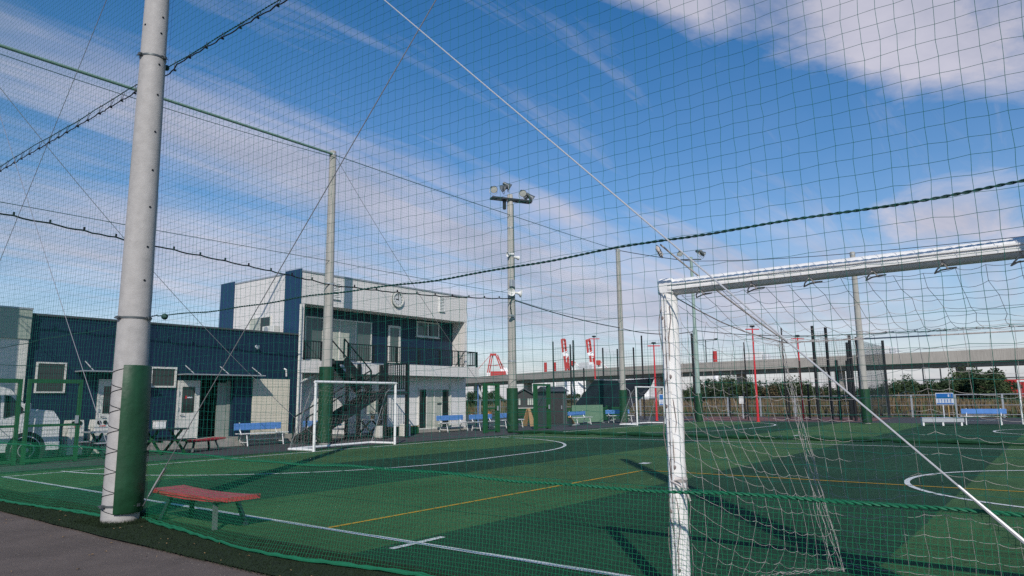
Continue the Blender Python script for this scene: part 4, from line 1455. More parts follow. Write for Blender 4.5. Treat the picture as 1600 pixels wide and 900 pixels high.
def door(x0, x1, z0, z1, y, zg0, zg1, mark=False):
    f = MB()
    w = 0.10
    f.box((x0, y - 0.05, z0), (x1, y - 0.001, zg0)).box((x0, y - 0.05, zg1), (x1, y - 0.001, z1)).box((x0, y - 0.05, zg0), (x0 + w, y - 0.001, zg1)).box((x1 - w, y - 0.05, zg0), (x1, y - 0.001, zg1))
    d = f.build('door', FRAME, ax, off=AO)
    MB().box((x0 + w + 0.001, y - 0.03, zg0 + 0.001), (x1 - w - 0.001, y - 0.006, zg1 - 0.001)).build('pane', GLASSD, d, off=AO)
    MB().tube([(x0 + 0.06, y - 0.052, (z0 + zg0) / 2 + 0.35), (x0 + 0.06, y - 0.10, (z0 + zg0) / 2 + 0.35), (x0 + 0.17, y - 0.10, (z0 + zg0) / 2 + 0.35)], 0.014, 6).build('handle', STEEL, d, True, off=AO)
    fr = MB()
    fr.box((x0 - 0.05, y - 0.065, z0), (x0 - 0.002, y - 0.001, z1 + 0.05)).box((x1 + 0.002, y - 0.065, z0), (x1 + 0.05, y - 0.001, z1 + 0.05)).box((x0 - 0.002, y - 0.065, z1 + 0.002), (x1 + 0.002, y - 0.001, z1 + 0.05))
    fr.build('door_frame', FRAME, d, off=AO)
    for zz_ in (z0 + 0.35, z0 + 0.95, z0 + 1.45):
        MB().box((x0 - 0.02, y - 0.075, zz_ - 0.05), (x0 + 0.02, y - 0.052, zz_ + 0.05)).build('hinge', STEEL, d, off=AO)
    if mark:
        MB().box((x0 + 0.22, y - 0.0345, zg0 + 0.45), (x0 + 0.27, y - 0.0305, zg0 + 0.55)).build('sticker', REDP, d, off=AO)
        MB().box((x0 + 0.28, y - 0.0345, zg0 + 0.47), (x0 + 0.45, y - 0.0305, zg0 + 0.51)).build('sticker', SIGNW, d, off=AO)
    return d


door(9.14, 10.0, PZ, 2.10, 22.4, 1.15, 1.95)
door(11.50, 12.13, PZ, 2.10, 22.4, 1.12, 1.95, True)
MB().box((12.95, 22.62, PZ), (13.28, 22.66, 2.1)).build('door', GREYDOOR, ax, off=AO)
MB().box((13.3, 22.6, PZ), (13.417, 22.7, 2.17)).build('door_frame', GREYDOOR, ax, off=AO)
MB().box((14.12, 22.368, PZ), (15.60, 22.40, 2.24)).build('shutter', BEIGE, ax, off=AO)
window(ax, 10.56, 11.38, 1.92, 2.56, 22.4, AO, 1, 0.055, GLASSD, depth=0.07)
window(ax, 7.45, 8.2, 1.75, 2.60, 22.4, AO, 1, 0.04, GLASSD, depth=0.06)


def canopy(x0, x1, z):
    c = MB().box((x0, 21.78, z - 0.035), (x1, 22.398, z)).build('canopy', STEEL, ax, off=AO)
    n = max(2, int((x1 - x0) / 0.9))
    for k in range(n):
        x = x0 + 0.25 + (x1 - x0 - 0.4) * k / max(n - 1, 1)
        MB().tube([(x, 22.39, z + 0.28), (x + 0.02, 21.86, z + 0.01)], 0.016, 6).build('tie_rod', WIREB, c, True, off=AO)


canopy(8.44, 10.25, 2.38)
canopy(11.42, 14.22, 2.35)
MB().lathe([(0.001, -0.05), (0.06, -0.04), (0.075, 0.05), (0.001, 0.06)], c=(14.15, 22.28, 3.35), n=12, axis=(0.3, -1, -0.3)).build('wall_lamp', WHITEP, ax, True, off=AO)
MB().tube([(15.35, 22.36, 2.62), (15.35, 22.25, 2.58), (15.4, 22.3, 2.35)], 0.03, 7).build('pipe_bend', WHITEP, ax, True, off=AO)
MB().bevbox((15.90, 0, 0), (15.90 + 0.02, 0.001, 0.001), 0.0001) if False else None

ac = thing('air_conditioner', 'white outdoor unit on the annex roof beside the side window', 'air conditioner', (15.68, 23.62, WT + 0.06))
MB().bevbox((-0.26, -0.38, 0.05), (0.02, 0.38, 0.34), 0.02).build('casing', FRAME, ac)
MB().lathe([(0.13, 0), (0.13, 0.012), (0.001, 0.012)], c=(-0.262, 0.1, 0.195), n=18, axis=(-1, 0, 0)).build('fan_grille', STEEL, ac)
for yy_ in (-0.3, 0.3):
    MB().box((-0.30, yy_ - 0.03, 0), (0.02, yy_ + 0.03, 0.048)).build('foot', CHAR, ac)

# sage and white building at the far left
wo = (-2, 22.2, 0)
wb = thing('low_building', 'pale low building with a sage green top band at left edge', 'building', wo)
part('wall', (-2, 22.2, 0.0), (7.15, 27.9, 3.2), CREAM, wb, wo)
part('fascia', (-2.02, 22.16, 3.202), (7.17, 27.9, 4.0), SAGE, wb, wo)
part('roof_coping', (-2.04, 22.14, 4.002), (7.185, 27.92, 4.05), STEEL, wb, wo)

# ================================================================== gates in the left fence
def gate(label, x0, x1, h, y=20.2, mid=(), bar=1.05, w=0.08):
    t = thing('fence_gate', label, 'gate', (x0, y, 0), 0, 'green steel gates in the left fence')
    for x in (x0,) + tuple(mid) + (x1,):
        MB().box((x - x0 - w / 2, -w / 2, 0), (x - x0 + w / 2, w / 2, h)).build('post', GREENP, t)
    xs_ = (x0,) + tuple(mid) + (x1,)
    for a, b in zip(xs_[:-1], xs_[1:]):
        if b - a < 0.3:
            continue
        for z, ww in ((h - 0.05, 0.10), (bar, 0.06), (0.08, 0.07)):
            MB().box((a - x0 + w / 2 + 0.001, -ww / 2, z - ww / 2), (b - x0 - w / 2 - 0.001, ww / 2, z + ww / 2)).build('rail', GREENP, t)
        zz_ = np.arange(0.15, h - 0.1, 0.11)
        xx_ = np.arange(a - x0 + w / 2, b - x0 - w / 2, 0.11)
        A, B = np.meshgrid(xx_, zz_, indexing='ij')
        if len(xx_) > 1:
            net_object('mesh_infill', np.stack([A, 0 * A, B], axis=2), 0.0018, (0, 1, 0), GREENP, t)
    MB().box((xs_[-1] - x0 - w / 2 - 0.05, -w / 2 - 0.04, 0.95), (xs_[-1] - x0 - w / 2 + 0.02, -w / 2 - 0.001, 1.15)).build('latch', STEEL, t)
    return t


gate('wide green steel gate at left edge, in front of white van', 4.55, 7.78, 2.06, mid=(6.42, 6.62), bar=0.92)
gate('narrow green gate by the clubhouse corner, left of the floodlight mast', 24.1, 24.95, 2.14, w=0.16)
gate('narrow green gate to the right of the floodlight mast', 27.85, 28.95, 2.16, w=0.16)

# ================================================================== white van behind the gate
def van(x, y, rz):
    t = thing('white_van', 'white van parked behind the wide green gate at left edge', 'van', (x, y, 0), rz)
    Wd = 0.74
    prof = [(-3.1, 0.28), (-3.15, 0.9), (-3.08, 1.75), (-2.8, 1.92), (-0.95, 1.93), (-0.62, 1.82), (-0.22, 1.34), (0.36, 1.27), (0.50, 1.05), (0.52, 0.30)]
    mb = MB()
    n = len(prof)
    lev = [(-1.0, 0.94), (-0.94, 1.0), (0.94, 1.0), (1.0, 0.94)]
    vs = []
    for yy_, sc in lev:
        for px, pz in prof:
            tx = (Wd - (0.10 if pz > 1.1 else 0.0) * (pz - 1.1) / 0.8)
            vs.append((px * (0.985 if sc < 1 else 1), yy_ * tx, pz - (0.02 if sc < 1 and pz > 1.0 else 0)))
    fs = []
    for j in range(3):
        for i in range(n):
            k = (i + 1) % n
            fs.append((j * n + i, j * n + k, (j + 1) * n + k, (j + 1) * n + i))
    fs.append(tuple(range(n - 1, -1, -1)))
    fs.append(tuple(3 * n + i for i in range(n)))
    mb.add(vs, fs)
    mb.build('body', VANW, t, True, auto=35)
    s = -1
    y0 = -Wd + 0.035
    for name, poly in (('side_window', [(-0.75, 1.68), (-0.60, 1.64), (-0.26, 1.26), (-0.75, 1.12)]), ('side_window', [(-1.85, 1.68), (-0.83, 1.67), (-0.83, 1.12), (-1.85, 1.12)]), ('side_window', [(-2.9, 1.66), (-1.93, 1.68), (-1.93, 1.12), (-2.92, 1.12)])):
        vs = [(a, -(Wd - 0.10 * (b - 1.1) / 0.8) - 0.004, b) for a, b in poly] + [(a, -(Wd - 0.10 * (b - 1.1) / 0.8) + 0.01, b) for a, b in poly]
        k = len(poly)
        MB().add(vs, [tuple(range(k)), tuple(range(2 * k - 1, k - 1, -1))] + [(i, i + k, (i + 1) % k + k, (i + 1) % k) for i in range(k)]).build(name, GLASSD, t)
    vs = [(-0.585, -0.60, 1.79), (-0.585, 0.60, 1.79), (-0.235, 0.66, 1.37), (-0.235, -0.66, 1.37)]
    vs = [(a + 0.006, b, c + 0.006) for a, b, c in vs]
    MB().add(vs + [(a - 0.02, b, c - 0.02) for a, b, c in vs], [(0, 1, 2, 3), (7, 6, 5, 4), (0, 4, 5, 1), (1, 5, 6, 2), (2, 6, 7, 3), (3, 7, 4, 0)]).build('windscreen', GLASSD, t)
    for wx in (0.0 - 0.22, -2.45):
        for sy in (-1, 1):
            w = MB().lathe([(0.17, -0.08), (0.30, -0.085), (0.32, -0.05), (0.32, 0.06), (0.30, 0.085), (0.001, 0.085)], c=(wx, sy * (Wd - 0.05), 0.32), n=28, axis=(0, sy, 0)).build('wheel', TYRE, t, True)
            MB().lathe([(0.185, 0.088), (0.165, 0.092), (0.15, 0.07), (0.06, 0.085), (0.001, 0.095)], c=(wx, sy * (Wd - 0.05), 0.32), n=24, axis=(0, sy, 0)).build('rim', STEEL, w, True)
            MB().lathe([(0.33, 0.054), (0.43, 0.062), (0.43, 0.02), (0.33, 0.02)], c=(wx, sy * (Wd - 0.05), 0.34), n=20, axis=(0, sy, 0), a0=0, a1=2 * math.pi).build('wheel_arch', CHAR, t, True)
    for sy in (-1, 1):
        MB().bevbox((0.36, sy * 0.58 - 0.12, 0.72), (0.515, sy * 0.58 + 0.12, 0.94), 0.03).build('headlight', LAMPL, t)
        MB().bevbox((-0.34, sy * 0.80 - 0.09, 1.25), (-0.22, sy * 0.80 + 0.09, 1.48), 0.03).build('mirror', VANW, t)
        MB().box((-1.02, sy * (Wd + 0.002) - 0.015, 0.98), (-0.88, sy * (Wd + 0.002) + 0.015, 1.02)).build('door_handle', CHAR, t)
    MB().bevbox((0.42, -0.70, 0.30), (0.56, 0.70, 0.52), 0.03).build('bumper', VANW, t)
    return t


van(6.98, 22.2 - 0.95, 0.0)

# ================================================================== yard clutter
def picnic(label, x, y, rz, m=LEGD, top=STEEL, ln_=1.5, benches=True):
    t = thing('picnic_table', label, 'table', (x, y, 0), rz)
    for k in range(4):
        MB().bevbox((-ln_ / 2, -0.32 + 0.165 * k, 0.66), (ln_ / 2, -0.17 + 0.165 * k, 0.70), 0.005).build('top_plank', top, t)
    for sx in (-ln_ / 2 + 0.25, ln_ / 2 - 0.25):
        MB().beam((sx, -0.6, 0.0), (sx, 0.28, 0.66), 0.05, 0.06).build('leg', m, t)
        MB().beam((sx + 0.052, 0.6, 0.0), (sx + 0.052, -0.28, 0.66), 0.05, 0.06).build('leg', m, t)
        if benches:
            MB().beam((sx - 0.055, -0.72, 0.36), (sx - 0.055, 0.72, 0.36), 0.05, 0.05).build('cross_beam', m, t)
    if benches:
        for sy in (-0.62, 0.62):
            MB().bevbox((-ln_ / 2, sy - 0.12, 0.39), (ln_ / 2, sy + 0.12, 0.42), 0.005).build('seat_plank', top, t)
    return t


picnic('picnic table with pale top left of the near concrete post', 8.95, 20.95, 0.0, LEGD, STEEL, 1.3)
picnic('dark green picnic table right behind the near concrete post', 10.35, 20.9, 0.05, GREENP, LEGD, 1.2)
wbx = thing('storage_box', 'small white box on the dark green picnic table', 'box', (10.25, 20.95, 0.702))
MB().bevbox((-0.14, -0.12, 0), (0.14, 0.12, 0.2), 0.01).build('tub', WHITEP, wbx)
MB().bevbox((-0.15, -0.13, 0.202), (0.15, 0.13, 0.23), 0.008).build('lid', FRAME, wbx)
for i, (x, lab) in enumerate(((8.28, 'white cabinet with two round black dials, nearer the van'), (8.93, 'white cabinet with two round black dials, nearer the annex door'))):
    c = thing('white_cabinet', lab, 'cabinet', (x, 21.75, 0))
    MB().bevbox((-0.2, -0.2, 0.06), (0.2, 0.2, 0.78), 0.015).build('body', FRAME, c)
    MB().prism([(-0.2, 0.782), (0.2, 0.782), (0.17, 1.0), (-0.17, 1.0)], (-0.19, 0.19), 1).build('hood', FRAME, c)
    for sx in (-0.08, 0.08):
        MB().lathe([(0.055, 0), (0.055, 0.02), (0.001, 0.022)], c=(sx, -0.19, 0.92), n=14, axis=(0, -1, 0)).build('dial', BLACK, c)
    MB().box((-0.06, -0.194, 0.81), (0.10, -0.1905, 0.835)).build('red_label', REDP, c)
    for sx in (-0.15, 0.15):
        MB().box((sx - 0.03, -0.15, 0), (sx + 0.03, 0.15, 0.058)).build('foot', CHAR, c)


def crate(label, x, y, sx, sy, h, m=STEEL, rz=0.0, name='concrete_weight', cat='block'):
    t = thing(name, label, cat, (x, y, 0), rz)
    MB().bevbox((-sx / 2, -sy / 2, 0), (sx / 2, sy / 2, h), 0.02).build('body', m, t)
    MB().tube([(-0.06, 0, h - 0.005), (-0.06, 0, h + 0.05), (0.06, 0, h + 0.05), (0.06, 0, h - 0.005)], 0.012, 6).build('handle', CHAR, t, True)
    return t


crate('pale square block seen inside the stair goal', 19.2, 21.45, 0.40, 0.3, 0.46, FRAME)
crate('pale square block at the right post of the stair goal', 20.25, 21.2, 0.38, 0.3, 0.5, FRAME)
# planter box along the lower wall
pl = thing('planter', 'long dark green planter box against the lower clubhouse wall', 'planter', (21.5, 22.75, 0))
MB().bevbox((-0.9, -0.2, 0), (0.9, 0.2, 0.3), 0.015).build('trough', GREENP, pl)
MB().box((-0.86, -0.16, 0.30), (0.86, 0.16, 0.315)).build('soil', BARK, pl)
MB().bevbox((-0.92, -0.22, 0.318), (0.92, -0.161, 0.35), 0.006).build('rim', TAN, pl)
# under-stair clutter
tb = picnic('small pale work table under the black staircase landing', 19.6, 22.5, 0.0, CHAR, STEEL, 1.1, False)
pp = thing('potted_plant', 'small potted flower on the work table under the stairs', 'plant', (19.7, 22.5, 0.702))
MB().lathe([(0.06, 0), (0.09, 0.14), (0.08, 0.14), (0.05, 0.1)], n=12).build('pot', TAN, pp, True)
g_ = random.Random(3)
lf = MB()
for k in range(70):
    c = Vector((g_.gauss(0, 0.07), g_.gauss(0, 0.07), 0.22 + g_.gauss(0, 0.06)))
    a = Vector((g_.uniform(-1, 1), g_.uniform(-1, 1), g_.uniform(-1, 1))).normalized() * 0.03
    b = a.orthogonal().normalized() * 0.02
    lf.add([c - a, c + b, c + a, c - b], [(0, 1, 2, 3)])
lf.build('leaves', LEAFB, pp)
# clutter seen between the gates
bn = thing('feather_banner', 'white pennant on a blue pole behind the narrow left gate', 'banner', (26.6, 22.75, 0))
MB().tube([(0, 0, 0), (0, 0, 2.15)], 0.022, 8).build('pole', BLUE, bn, True)
MB().add([(0.022, 0, 2.1), (0.30, -0.02, 1.62), (0.26, 0.03, 1.55), (0.022, 0, 1.75), (0.022, 0.01, 2.1), (0.30, -0.01, 1.62), (0.26, 0.04, 1.55), (0.022, 0.01, 1.75)], [(0, 1, 2, 3), (7, 6, 5, 4), (0, 4, 5, 1), (1, 5, 6, 2), (2, 6, 7, 3), (3, 7, 4, 0)]).build('pennant', WHITEP, bn)
MB().lathe([(0.2, 0), (0.2, 0.05), (0.03, 0.08)], n=14).build('base', CHAR, bn, True)
ot = thing('low_table', 'dark green low table left of the floodlight mast foot', 'table', (28.0, 23.4, 0))
MB().bevbox((-0.55, -0.35, 0.50), (0.55, 0.35, 0.55), 0.01).build('top', GREENP, ot)
for sx in (-0.45, 0.45):
    for sy in (-0.27, 0.27):
        MB().box((sx - 0.03, sy - 0.03, 0), (sx + 0.03, sy + 0.03, 0.499)).build('leg', LEGD, ot)
ob_ = thing('orange_tub', 'orange plastic tub on the dark green low table', 'tub', (28.0, 23.35, 0.552))
MB().lathe([(0.20, 0), (0.27, 0.28), (0.25, 0.28), (0.18, 0.03), (0.001, 0.03)], n=18).build('tub', ORANGE, ob_, True)
MB().tube([(-0.26, 0, 0.26), (-0.18, 0, 0.42), (0.18, 0, 0.42), (0.26, 0, 0.26)], 0.012, 6).build('handle', CHAR, ob_, True)
sb = thing('sandwich_board', 'tan folding sandwich board behind the narrow right gate', 'sign', (31.2, 23.1, 0), 0.1)
for sy in (-1, 1):
    MB().add([(-0.28, sy * 0.26, 0), (0.28, sy * 0.26, 0), (0.10, sy * 0.02, 0.95), (-0.10, sy * 0.02, 0.95), (-0.28, sy * 0.28, 0), (0.28, sy * 0.28, 0), (0.10, sy * 0.04, 0.95), (-0.10, sy * 0.04, 0.95)],
             [(0, 1, 2, 3), (7, 6, 5, 4), (0, 4, 5, 1), (1, 5, 6, 2), (2, 6, 7, 3), (3, 7, 4, 0)]).build('board', TAN, sb)
cb = thing('toolbox_bench', 'small slanted ramp board lying on the turf edge by the grey shed', 'board', (32.2, 20.95, 0), 0.3)
MB().beam((-0.5, 0, 0.48), (0.3, 0, 0.10), 0.16, 0.05).build('plank', TAN, cb)
MB().bevbox((0.15, -0.2, 0), (0.75, 0.2, 0.1), 0.01).build('base', STEEL, cb)
MB().bevbox((-0.45, -0.08, 0.0), (-0.35, 0.08, 0.40), 0.01).build('prop', LEGD, cb)
for i, (x, y, lab) in enumerate(((35.6, 22.6, 'sage green board standing behind the far blue bench, left one'), (36.75, 22.3, 'sage green board standing behind the far blue bench, right one'))):
    t = thing('standing_board', lab, 'board', (x, y, 0), -0.5)
    MB().bevbox((-0.55, -0.02, 0.05), (0.55, 0.02, 1.05), 0.006).build('panel', BOARDGREEN, t)
    for sx in (-0.48, 0.48):
        MB().beam((sx, -0.22, 0.0), (sx, 0.22, 0.0 + 0.04), 0.05, 0.04).build('foot', STEEL, t)

# low hedge of plastic-sheeted fence in front of the far yard
def slat_fence(label, pts, h, m, name='low_fence', gap=0.14):
    t = thing(name, label, 'fence', (pts[0][0], pts[0][1], 0))
    o = (pts[0][0], pts[0][1], 0)
    for p, q in zip(pts[:-1], pts[1:]):
        p, q = Vector((*p, 0)), Vector((*q, 0))
        n = max(int((q - p).length / 1.8), 1)
        for i in range(n + 1):
            c = p + (q - p) * (i / n)
            MB().box((c.x - 0.04, c.y - 0.04, 0), (c.x + 0.04, c.y + 0.04, h + 0.05)).build('post', m, t, off=o)
        k = int(h / gap)
        for i in range(k):
            z = 0.12 + gap * i
            MB().beam(p + Vector((0, -0.045, z)), q + Vector((0, -0.045, z)), 0.02, gap * 0.72).build('slat', m, t, off=o)
    return t


slat_fence('low dark green slat fence in the yard behind the far benches', [(32.5, 25.5), (42.5, 23.2)], 0.95, GREENP)
# grey tool shed and dark house
sh = thing('tool_shed', 'grey metal tool shed behind the narrow right gate', 'shed', (34.6, 23.9, 0), -0.4)
MB().box((-0.62, -0.6, 0), (0.62, 0.6, 1.85)).build('wall', SHEDG, sh)
MB().prism([(-0.75, 1.852), (0.75, 1.852), (0.0, 2.15)], (-0.76, 0.76), 0).build('roof', ROOFG, sh)
dr = MB().box((-0.5, -0.63, 0.05), (0.35, -0.602, 1.75)).build('door', HOUSED, sh)
MB().box((0.22, -0.66, 0.85), (0.27, -0.632, 1.05)).build('handle', STEEL, dr)
for sx in (-0.58, 0.5):
    MB().box((sx, -0.615, 0.02), (sx + 0.03, -0.602, 1.83)).build('seam', CHAR, sh)
ho = thing('dark_house', 'small dark gabled house with white windows beyond the yard', 'house', (51.5, 38.6, 0), math.radians(-52))
ho.scale = (0.62, 0.62, 0.62)
MB().box((-2.2, 0, 0), (2.2, 5.0, 2.5)).build('wall', HOUSED, ho)
MB().prism([(-2.5, 2.35), (0, 3.75), (2.5, 2.35), (2.5, 2.5), (0, 3.92), (-2.5, 2.5)], (-0.35, 5.3), 1).build('roof', ROOFG, ho)
MB().prism([(-2.19, 2.502), (2.19, 2.502), (0, 3.72)], (0.001, 0.12), 1).build('gable', HOUSED, ho)
for x in (-1.35, 0.55):
    f = MB().box((x - 0.1, -0.06, 1.45), (x + 0.9, -0.002, 2.45)).build('window', CHAR, ho)
    for k in range(3):
        MB().box((x + 0.31 * k - 0.06, -0.085, 1.5), (x + 0.31 * k + 0.17, -0.062, 2.4)).build('pane', CURTAIN, f)
MB().box((-2.3, -0.5, 1.02), (2.3, -0.01, 1.1)).build('awning', FRAME, ho)

# dark tarpaulin slung between posts
ta = thing('dark_tarpaulin', 'big dark tarpaulin slung behind the far pitch edge', 'tarpaulin', (43, 24.5, 0))
poly = [(27.95, 0.25), (27.9, 0.95), (26.9, 1.85), (26.05, 2.72), (23.8, 2.62), (21.45, 2.70), (21.85, 2.05), (22.5, 1.45), (23.4, 0.95), (23.6, 0.25)]
nu, nv2 = 26, 12
vs, fs = [], []
for side in (0, 1):
    for i in range(nu + 1):
        y = 27.95 + (21.45 - 27.95) * i / nu
        def bound(y, up):
            xs_ = []
            for (a, b), (c, d) in zip(poly, poly[1:] + poly[:1]):
                if (a - y) * (c - y) <= 0 and a != c:
                    xs_.append(b + (d - b) * (y - a) / (c - a))
            return (max(xs_) if up else min(xs_)) if xs_ else 0.9
        z0, z1 = bound(y, False), bound(y, True)
        for j in range(nv2 + 1):
            z = z0 + (z1 - z0) * j / nv2
            vs.append((0.02 * side + 0.10 * math.sin(y * 2.2 + z) + 0.3 * (2.7 - z) * 0.3 + 0.05 * math.sin(z * 5 + y * 3), y - 24.5, z))
o2 = (nu + 1) * (nv2 + 1)
for i in range(nu):
    for j in range(nv2):
        a = i * (nv2 + 1) + j
        q = (a, a + 1, a + nv2 + 2, a + nv2 + 1)
        fs.append(q)
        fs.append(tuple(o2 + k for k in q[::-1]))
MB().add(vs, fs).build('sheet', TARP, ta, True)
MB().tube([(0, 26.05 - 24.5, 2.72), (0.0, 23.8 - 24.5, 2.64), (0, 21.4 - 24.5, 2.72)], 0.02, 6).build('head_rope', WIREB, ta, True)
for y in (26.1, 21.5):
    MB().tube([(0.35, y - 24.5, 0), (0.15, y - 24.5, 2.8)], 0.035, 8).build('pole', CHAR, ta, True)
MB().tube([(-0.02, 24.2 - 24.5, 2.6), (-0.6, 23.0 - 24.5, 1.9), (-1.4, 22.3 - 24.5, 0.6)], 0.015, 5).build('tie_rope', WIREB, ta, True)

# ================================================================== cage courts
def cage(label, xy, hs, r, mesh_z=(2.0, 5.0), pitch=0.12):
    x0, y0 = xy[0]
    t = thing('cage_fence', label, 'fence', (x0, y0, 0), 0, 'dark netted cages of the far courts')
    for (x, y), h in zip(xy, hs):
        MB().tube([(x - x0, y - y0, 0), (x - x0, y - y0, h)], r, 10).build('post', BLACK, t, True)
    for (a, ha), (b, hb) in zip(zip(xy[:-1], hs[:-1]), zip(xy[1:], hs[1:])):
        Ln = math.hypot(b[0] - a[0], b[1] - a[1])
        n = max(int(Ln / pitch), 2)
        h = min(ha, hb) - 0.1
        s = np.linspace(0, 1, n)
        z = np.arange(0.3, h, pitch)
        Sg, Zg = np.meshgrid(s, z, indexing='ij')
        Pn = np.stack([a[0] - x0 + (b[0] - a[0]) * Sg, a[1] - y0 + (b[1] - a[1]) * Sg, Zg], axis=2)
        V1, F1 = strands(Pn[:, [0, -1]], 0.0050, (1, 0.2, 0))
        V2, F2 = strands(Pn.transpose(1, 0, 2)[:, [0, -1]], 0.0050, (1, 0.2, 0.1))
        mesh_np('cage_net', np.vstack([V1, V2]), np.vstack([F1, F2 + len(V1)]), NETD, t, 'stuff')
    return t


cage('black cage posts in a row behind the dark tarpaulin', [(44, 30.2), (44.6, 29.05), (44, 28.4), (44.5, 27.85)], [5.7, 5.45, 5.7, 3.65], 0.055, pitch=0.16)
cage('dark green cage posts rising left of the big goal post', [(44, 25.9), (44.5, 25.0), (44, 23.45), (44.2, 22.9), (44, 19.15)], [5.0, 4.9, 4.9, 5.7, 5.6], 0.055, pitch=0.2)
cage('thin black cage posts near the red lamp posts', [(44, 19.1), (44, 15.7), (44, 13.35)], [5.55, 4.8, 5.55], 0.042, pitch=0.25)
cage('tall black cage posts with netting beside the far pale post', [(43.6, 11.45), (43.6, 10.72), (43.9, 9.55), (44.0, 9.2), (52, 9.3), (52, 11.5)], [5.5, 5.35, 4.85, 4.72, 5.0, 5.0], 0.085, pitch=0.11)
cage('low black posts within the tall cage near the far pale post', [(46, 10.85), (46, 10.25)], [3.55, 3.5], 0.09, pitch=0.2)
for i, (x, y, h, lab) in enumerate(((46, 17.6, 2.0, 'thin black fence post left of tallest red lamp post'), (46, 16.6, 1.7, 'thin black fence post behind tallest red lamp post'), (46, 13.8, 1.9, 'thin black fence post right of tallest red lamp post'), (46, 12.6, 2.1, 'thin black fence post below the bunched goal cords'))):
    t = thing('fence_post', lab, 'post', (x, y, 0), 0, 'black fence posts on the clay court')
    MB().tube([(0, 0, 0), (0, 0, h)], 0.06, 8).build('shaft', BLACK, t, True)
    MB().lathe([(0.08, 0), (0.06, 0.06), (0.001, 0.07)], c=(0, 0, h - 0.02), n=8).build('cap', CHAR, t, True)

# rail fence
rf = thing('rail_fence', 'grey steel rail fence in front of the dry grass', 'fence', (52.7, 0, 0))
k = 0
for y in np.arange(-14, 46, 2.45):
    MB().box((-0.05, y - 0.05, 0), (0.05, y + 0.05, 1.44)).build('post', STEEL, rf)
for z in (1.40, 0.75, 0.18):
    MB().tube([(-0.0, -14, z), (0, 45.6, z)], 0.028 if z > 1 else 0.016, 8).build('rail', STEEL, rf, True)
yv = np.arange(-14, 45.6, 0.22)
zv = np.array([0.12, 0.4, 0.7, 1.0, 1.36])
A, B = np.meshgrid(yv, zv, indexing='ij')
net_object('wire_mesh', np.stack([0 * A + 0.05, A, B], axis=2), 0.004, (1, 0, 0), STEEL, rf)


def blue_sign(label, x, y, z0, w, h, rz):
    t = thing('notice_sign', label, 'sign', (x, y, 0), rz, 'blue notice signs by the pitch')
    for sx, m in ((-w * 0.14, SIGNW), (w * 0.14, YPOST)):
        MB().tube([(sx, 0.03, 0), (sx, 0.03, z0 + 0.2)], 0.03, 8).build('post', m, t, True)
    MB().bevbox((-w / 2, -0.02, z0), (w / 2, 0.02, z0 + h), 0.008).build('frame', SIGNW, t)
    MB().box((-w / 2 + 0.04, -0.026, z0 + h * 0.52), (w / 2 - 0.04, -0.0205, z0 + h - 0.04)).build('upper_panel', SIGNB, t)
    MB().box((-w / 2 + 0.04, -0.026, z0 + 0.03), (w / 2 - 0.04, -0.0205, z0 + h * 0.14)).build('lower_panel', SIGNB, t)
    g = random.Random(4)
    s = MB()
    n = 5
    cw = (w - 0.2) / n
    for k in range(n):
        xa = -w / 2 + 0.1 + cw * k
        for q in range(3):
            zz_ = z0 + h * (0.20 + 0.1 * q)
            s.box((xa + 0.01, -0.025, zz_), (xa + cw * g.uniform(0.5, 0.85), -0.0203, zz_ + 0.022))
        s.box((xa + cw * 0.35, -0.0252, z0 + h * 0.18), (xa + cw * 0.35 + 0.025, -0.0204, z0 + h * 0.46))
    s.build('lettering', SIGNB, t)
    MB().box((w * 0.18, -0.029, z0 + h * 0.66), (w * 0.26, -0.0265, z0 + h * 0.86)).build('emblem', SIGNW, t)
    return t


blue_sign('blue and white notice sign on two posts at far right', 50.0, 5.85, 0.82, 0.96, 0.70, R(-90) - 0.05)
blue_sign('blue notice sign showing behind the far small goal', 51.0, 24.6, 0.85, 0.95, 0.85, R(-60))
ws = thing('white_marker', 'small white board on a grey post by the clay court', 'sign', (47.5, 17.3, 0), R(-80))
MB().tube([(0, 0, 0), (0, 0, 1.2)], 0.06, 8).build('post', STEEL, ws, True)
MB().bevbox((-0.2, -0.10, 0.95), (0.2, -0.06, 1.45), 0.02).build('board', WHITEP, ws)

# ================================================================== viaduct
VP = [(262, 262), (232, 203), (206, 140), (193, 92), (188, 50), (186, 6), (186, -60), (190, -160)]
VZ = 11.1


def densify(P, n=8):
    out = []
    m = len(P)
    for i in range(m - 1):
        p0, p1, p2, p3 = P[max(i - 1, 0)], P[i], P[i + 1], P[min(i + 2, m - 1)]
        for k in range(n):
            t = k / n
            out.append(tuple(0.5 * ((2 * p1[d]) + (-p0[d] + p2[d]) * t + (2 * p0[d] - 5 * p1[d] + 4 * p2[d] - p3[d]) * t * t + (-p0[d] + 3 * p1[d] - 3 * p2[d] + p3[d]) * t ** 3) for d in (0, 1)))
    out.append(P[-1])
    return out


VD = densify(VP)


def sweep(prof, path):
    """prof: (side, z) closed section; side + = left of travel"""
    n = len(prof)
    vs, fs = [], []
    m = len(path)
    for i in range(m):
        a, b = path[max(i - 1, 0)], path[min(i + 1, m - 1)]
        tx, ty = b[0] - a[0], b[1] - a[1]
        l = math.hypot(tx, ty)
        nx_, ny_ = -ty / l, tx / l
        for s, z in prof:
            vs.append((path[i][0] + nx_ * s, path[i][1] + ny_ * s, z))
    for i in range(m - 1):
        for k in range(n):
            k2 = (k + 1) % n
            fs.append((i * n + k, i * n + k2, (i + 1) * n + k2, (i + 1) * n + k))
    fs.append(tuple(range(n)))
    fs.append(tuple((m - 1) * n + k for k in range(n - 1, -1, -1)))
    return MB().add(vs, fs)


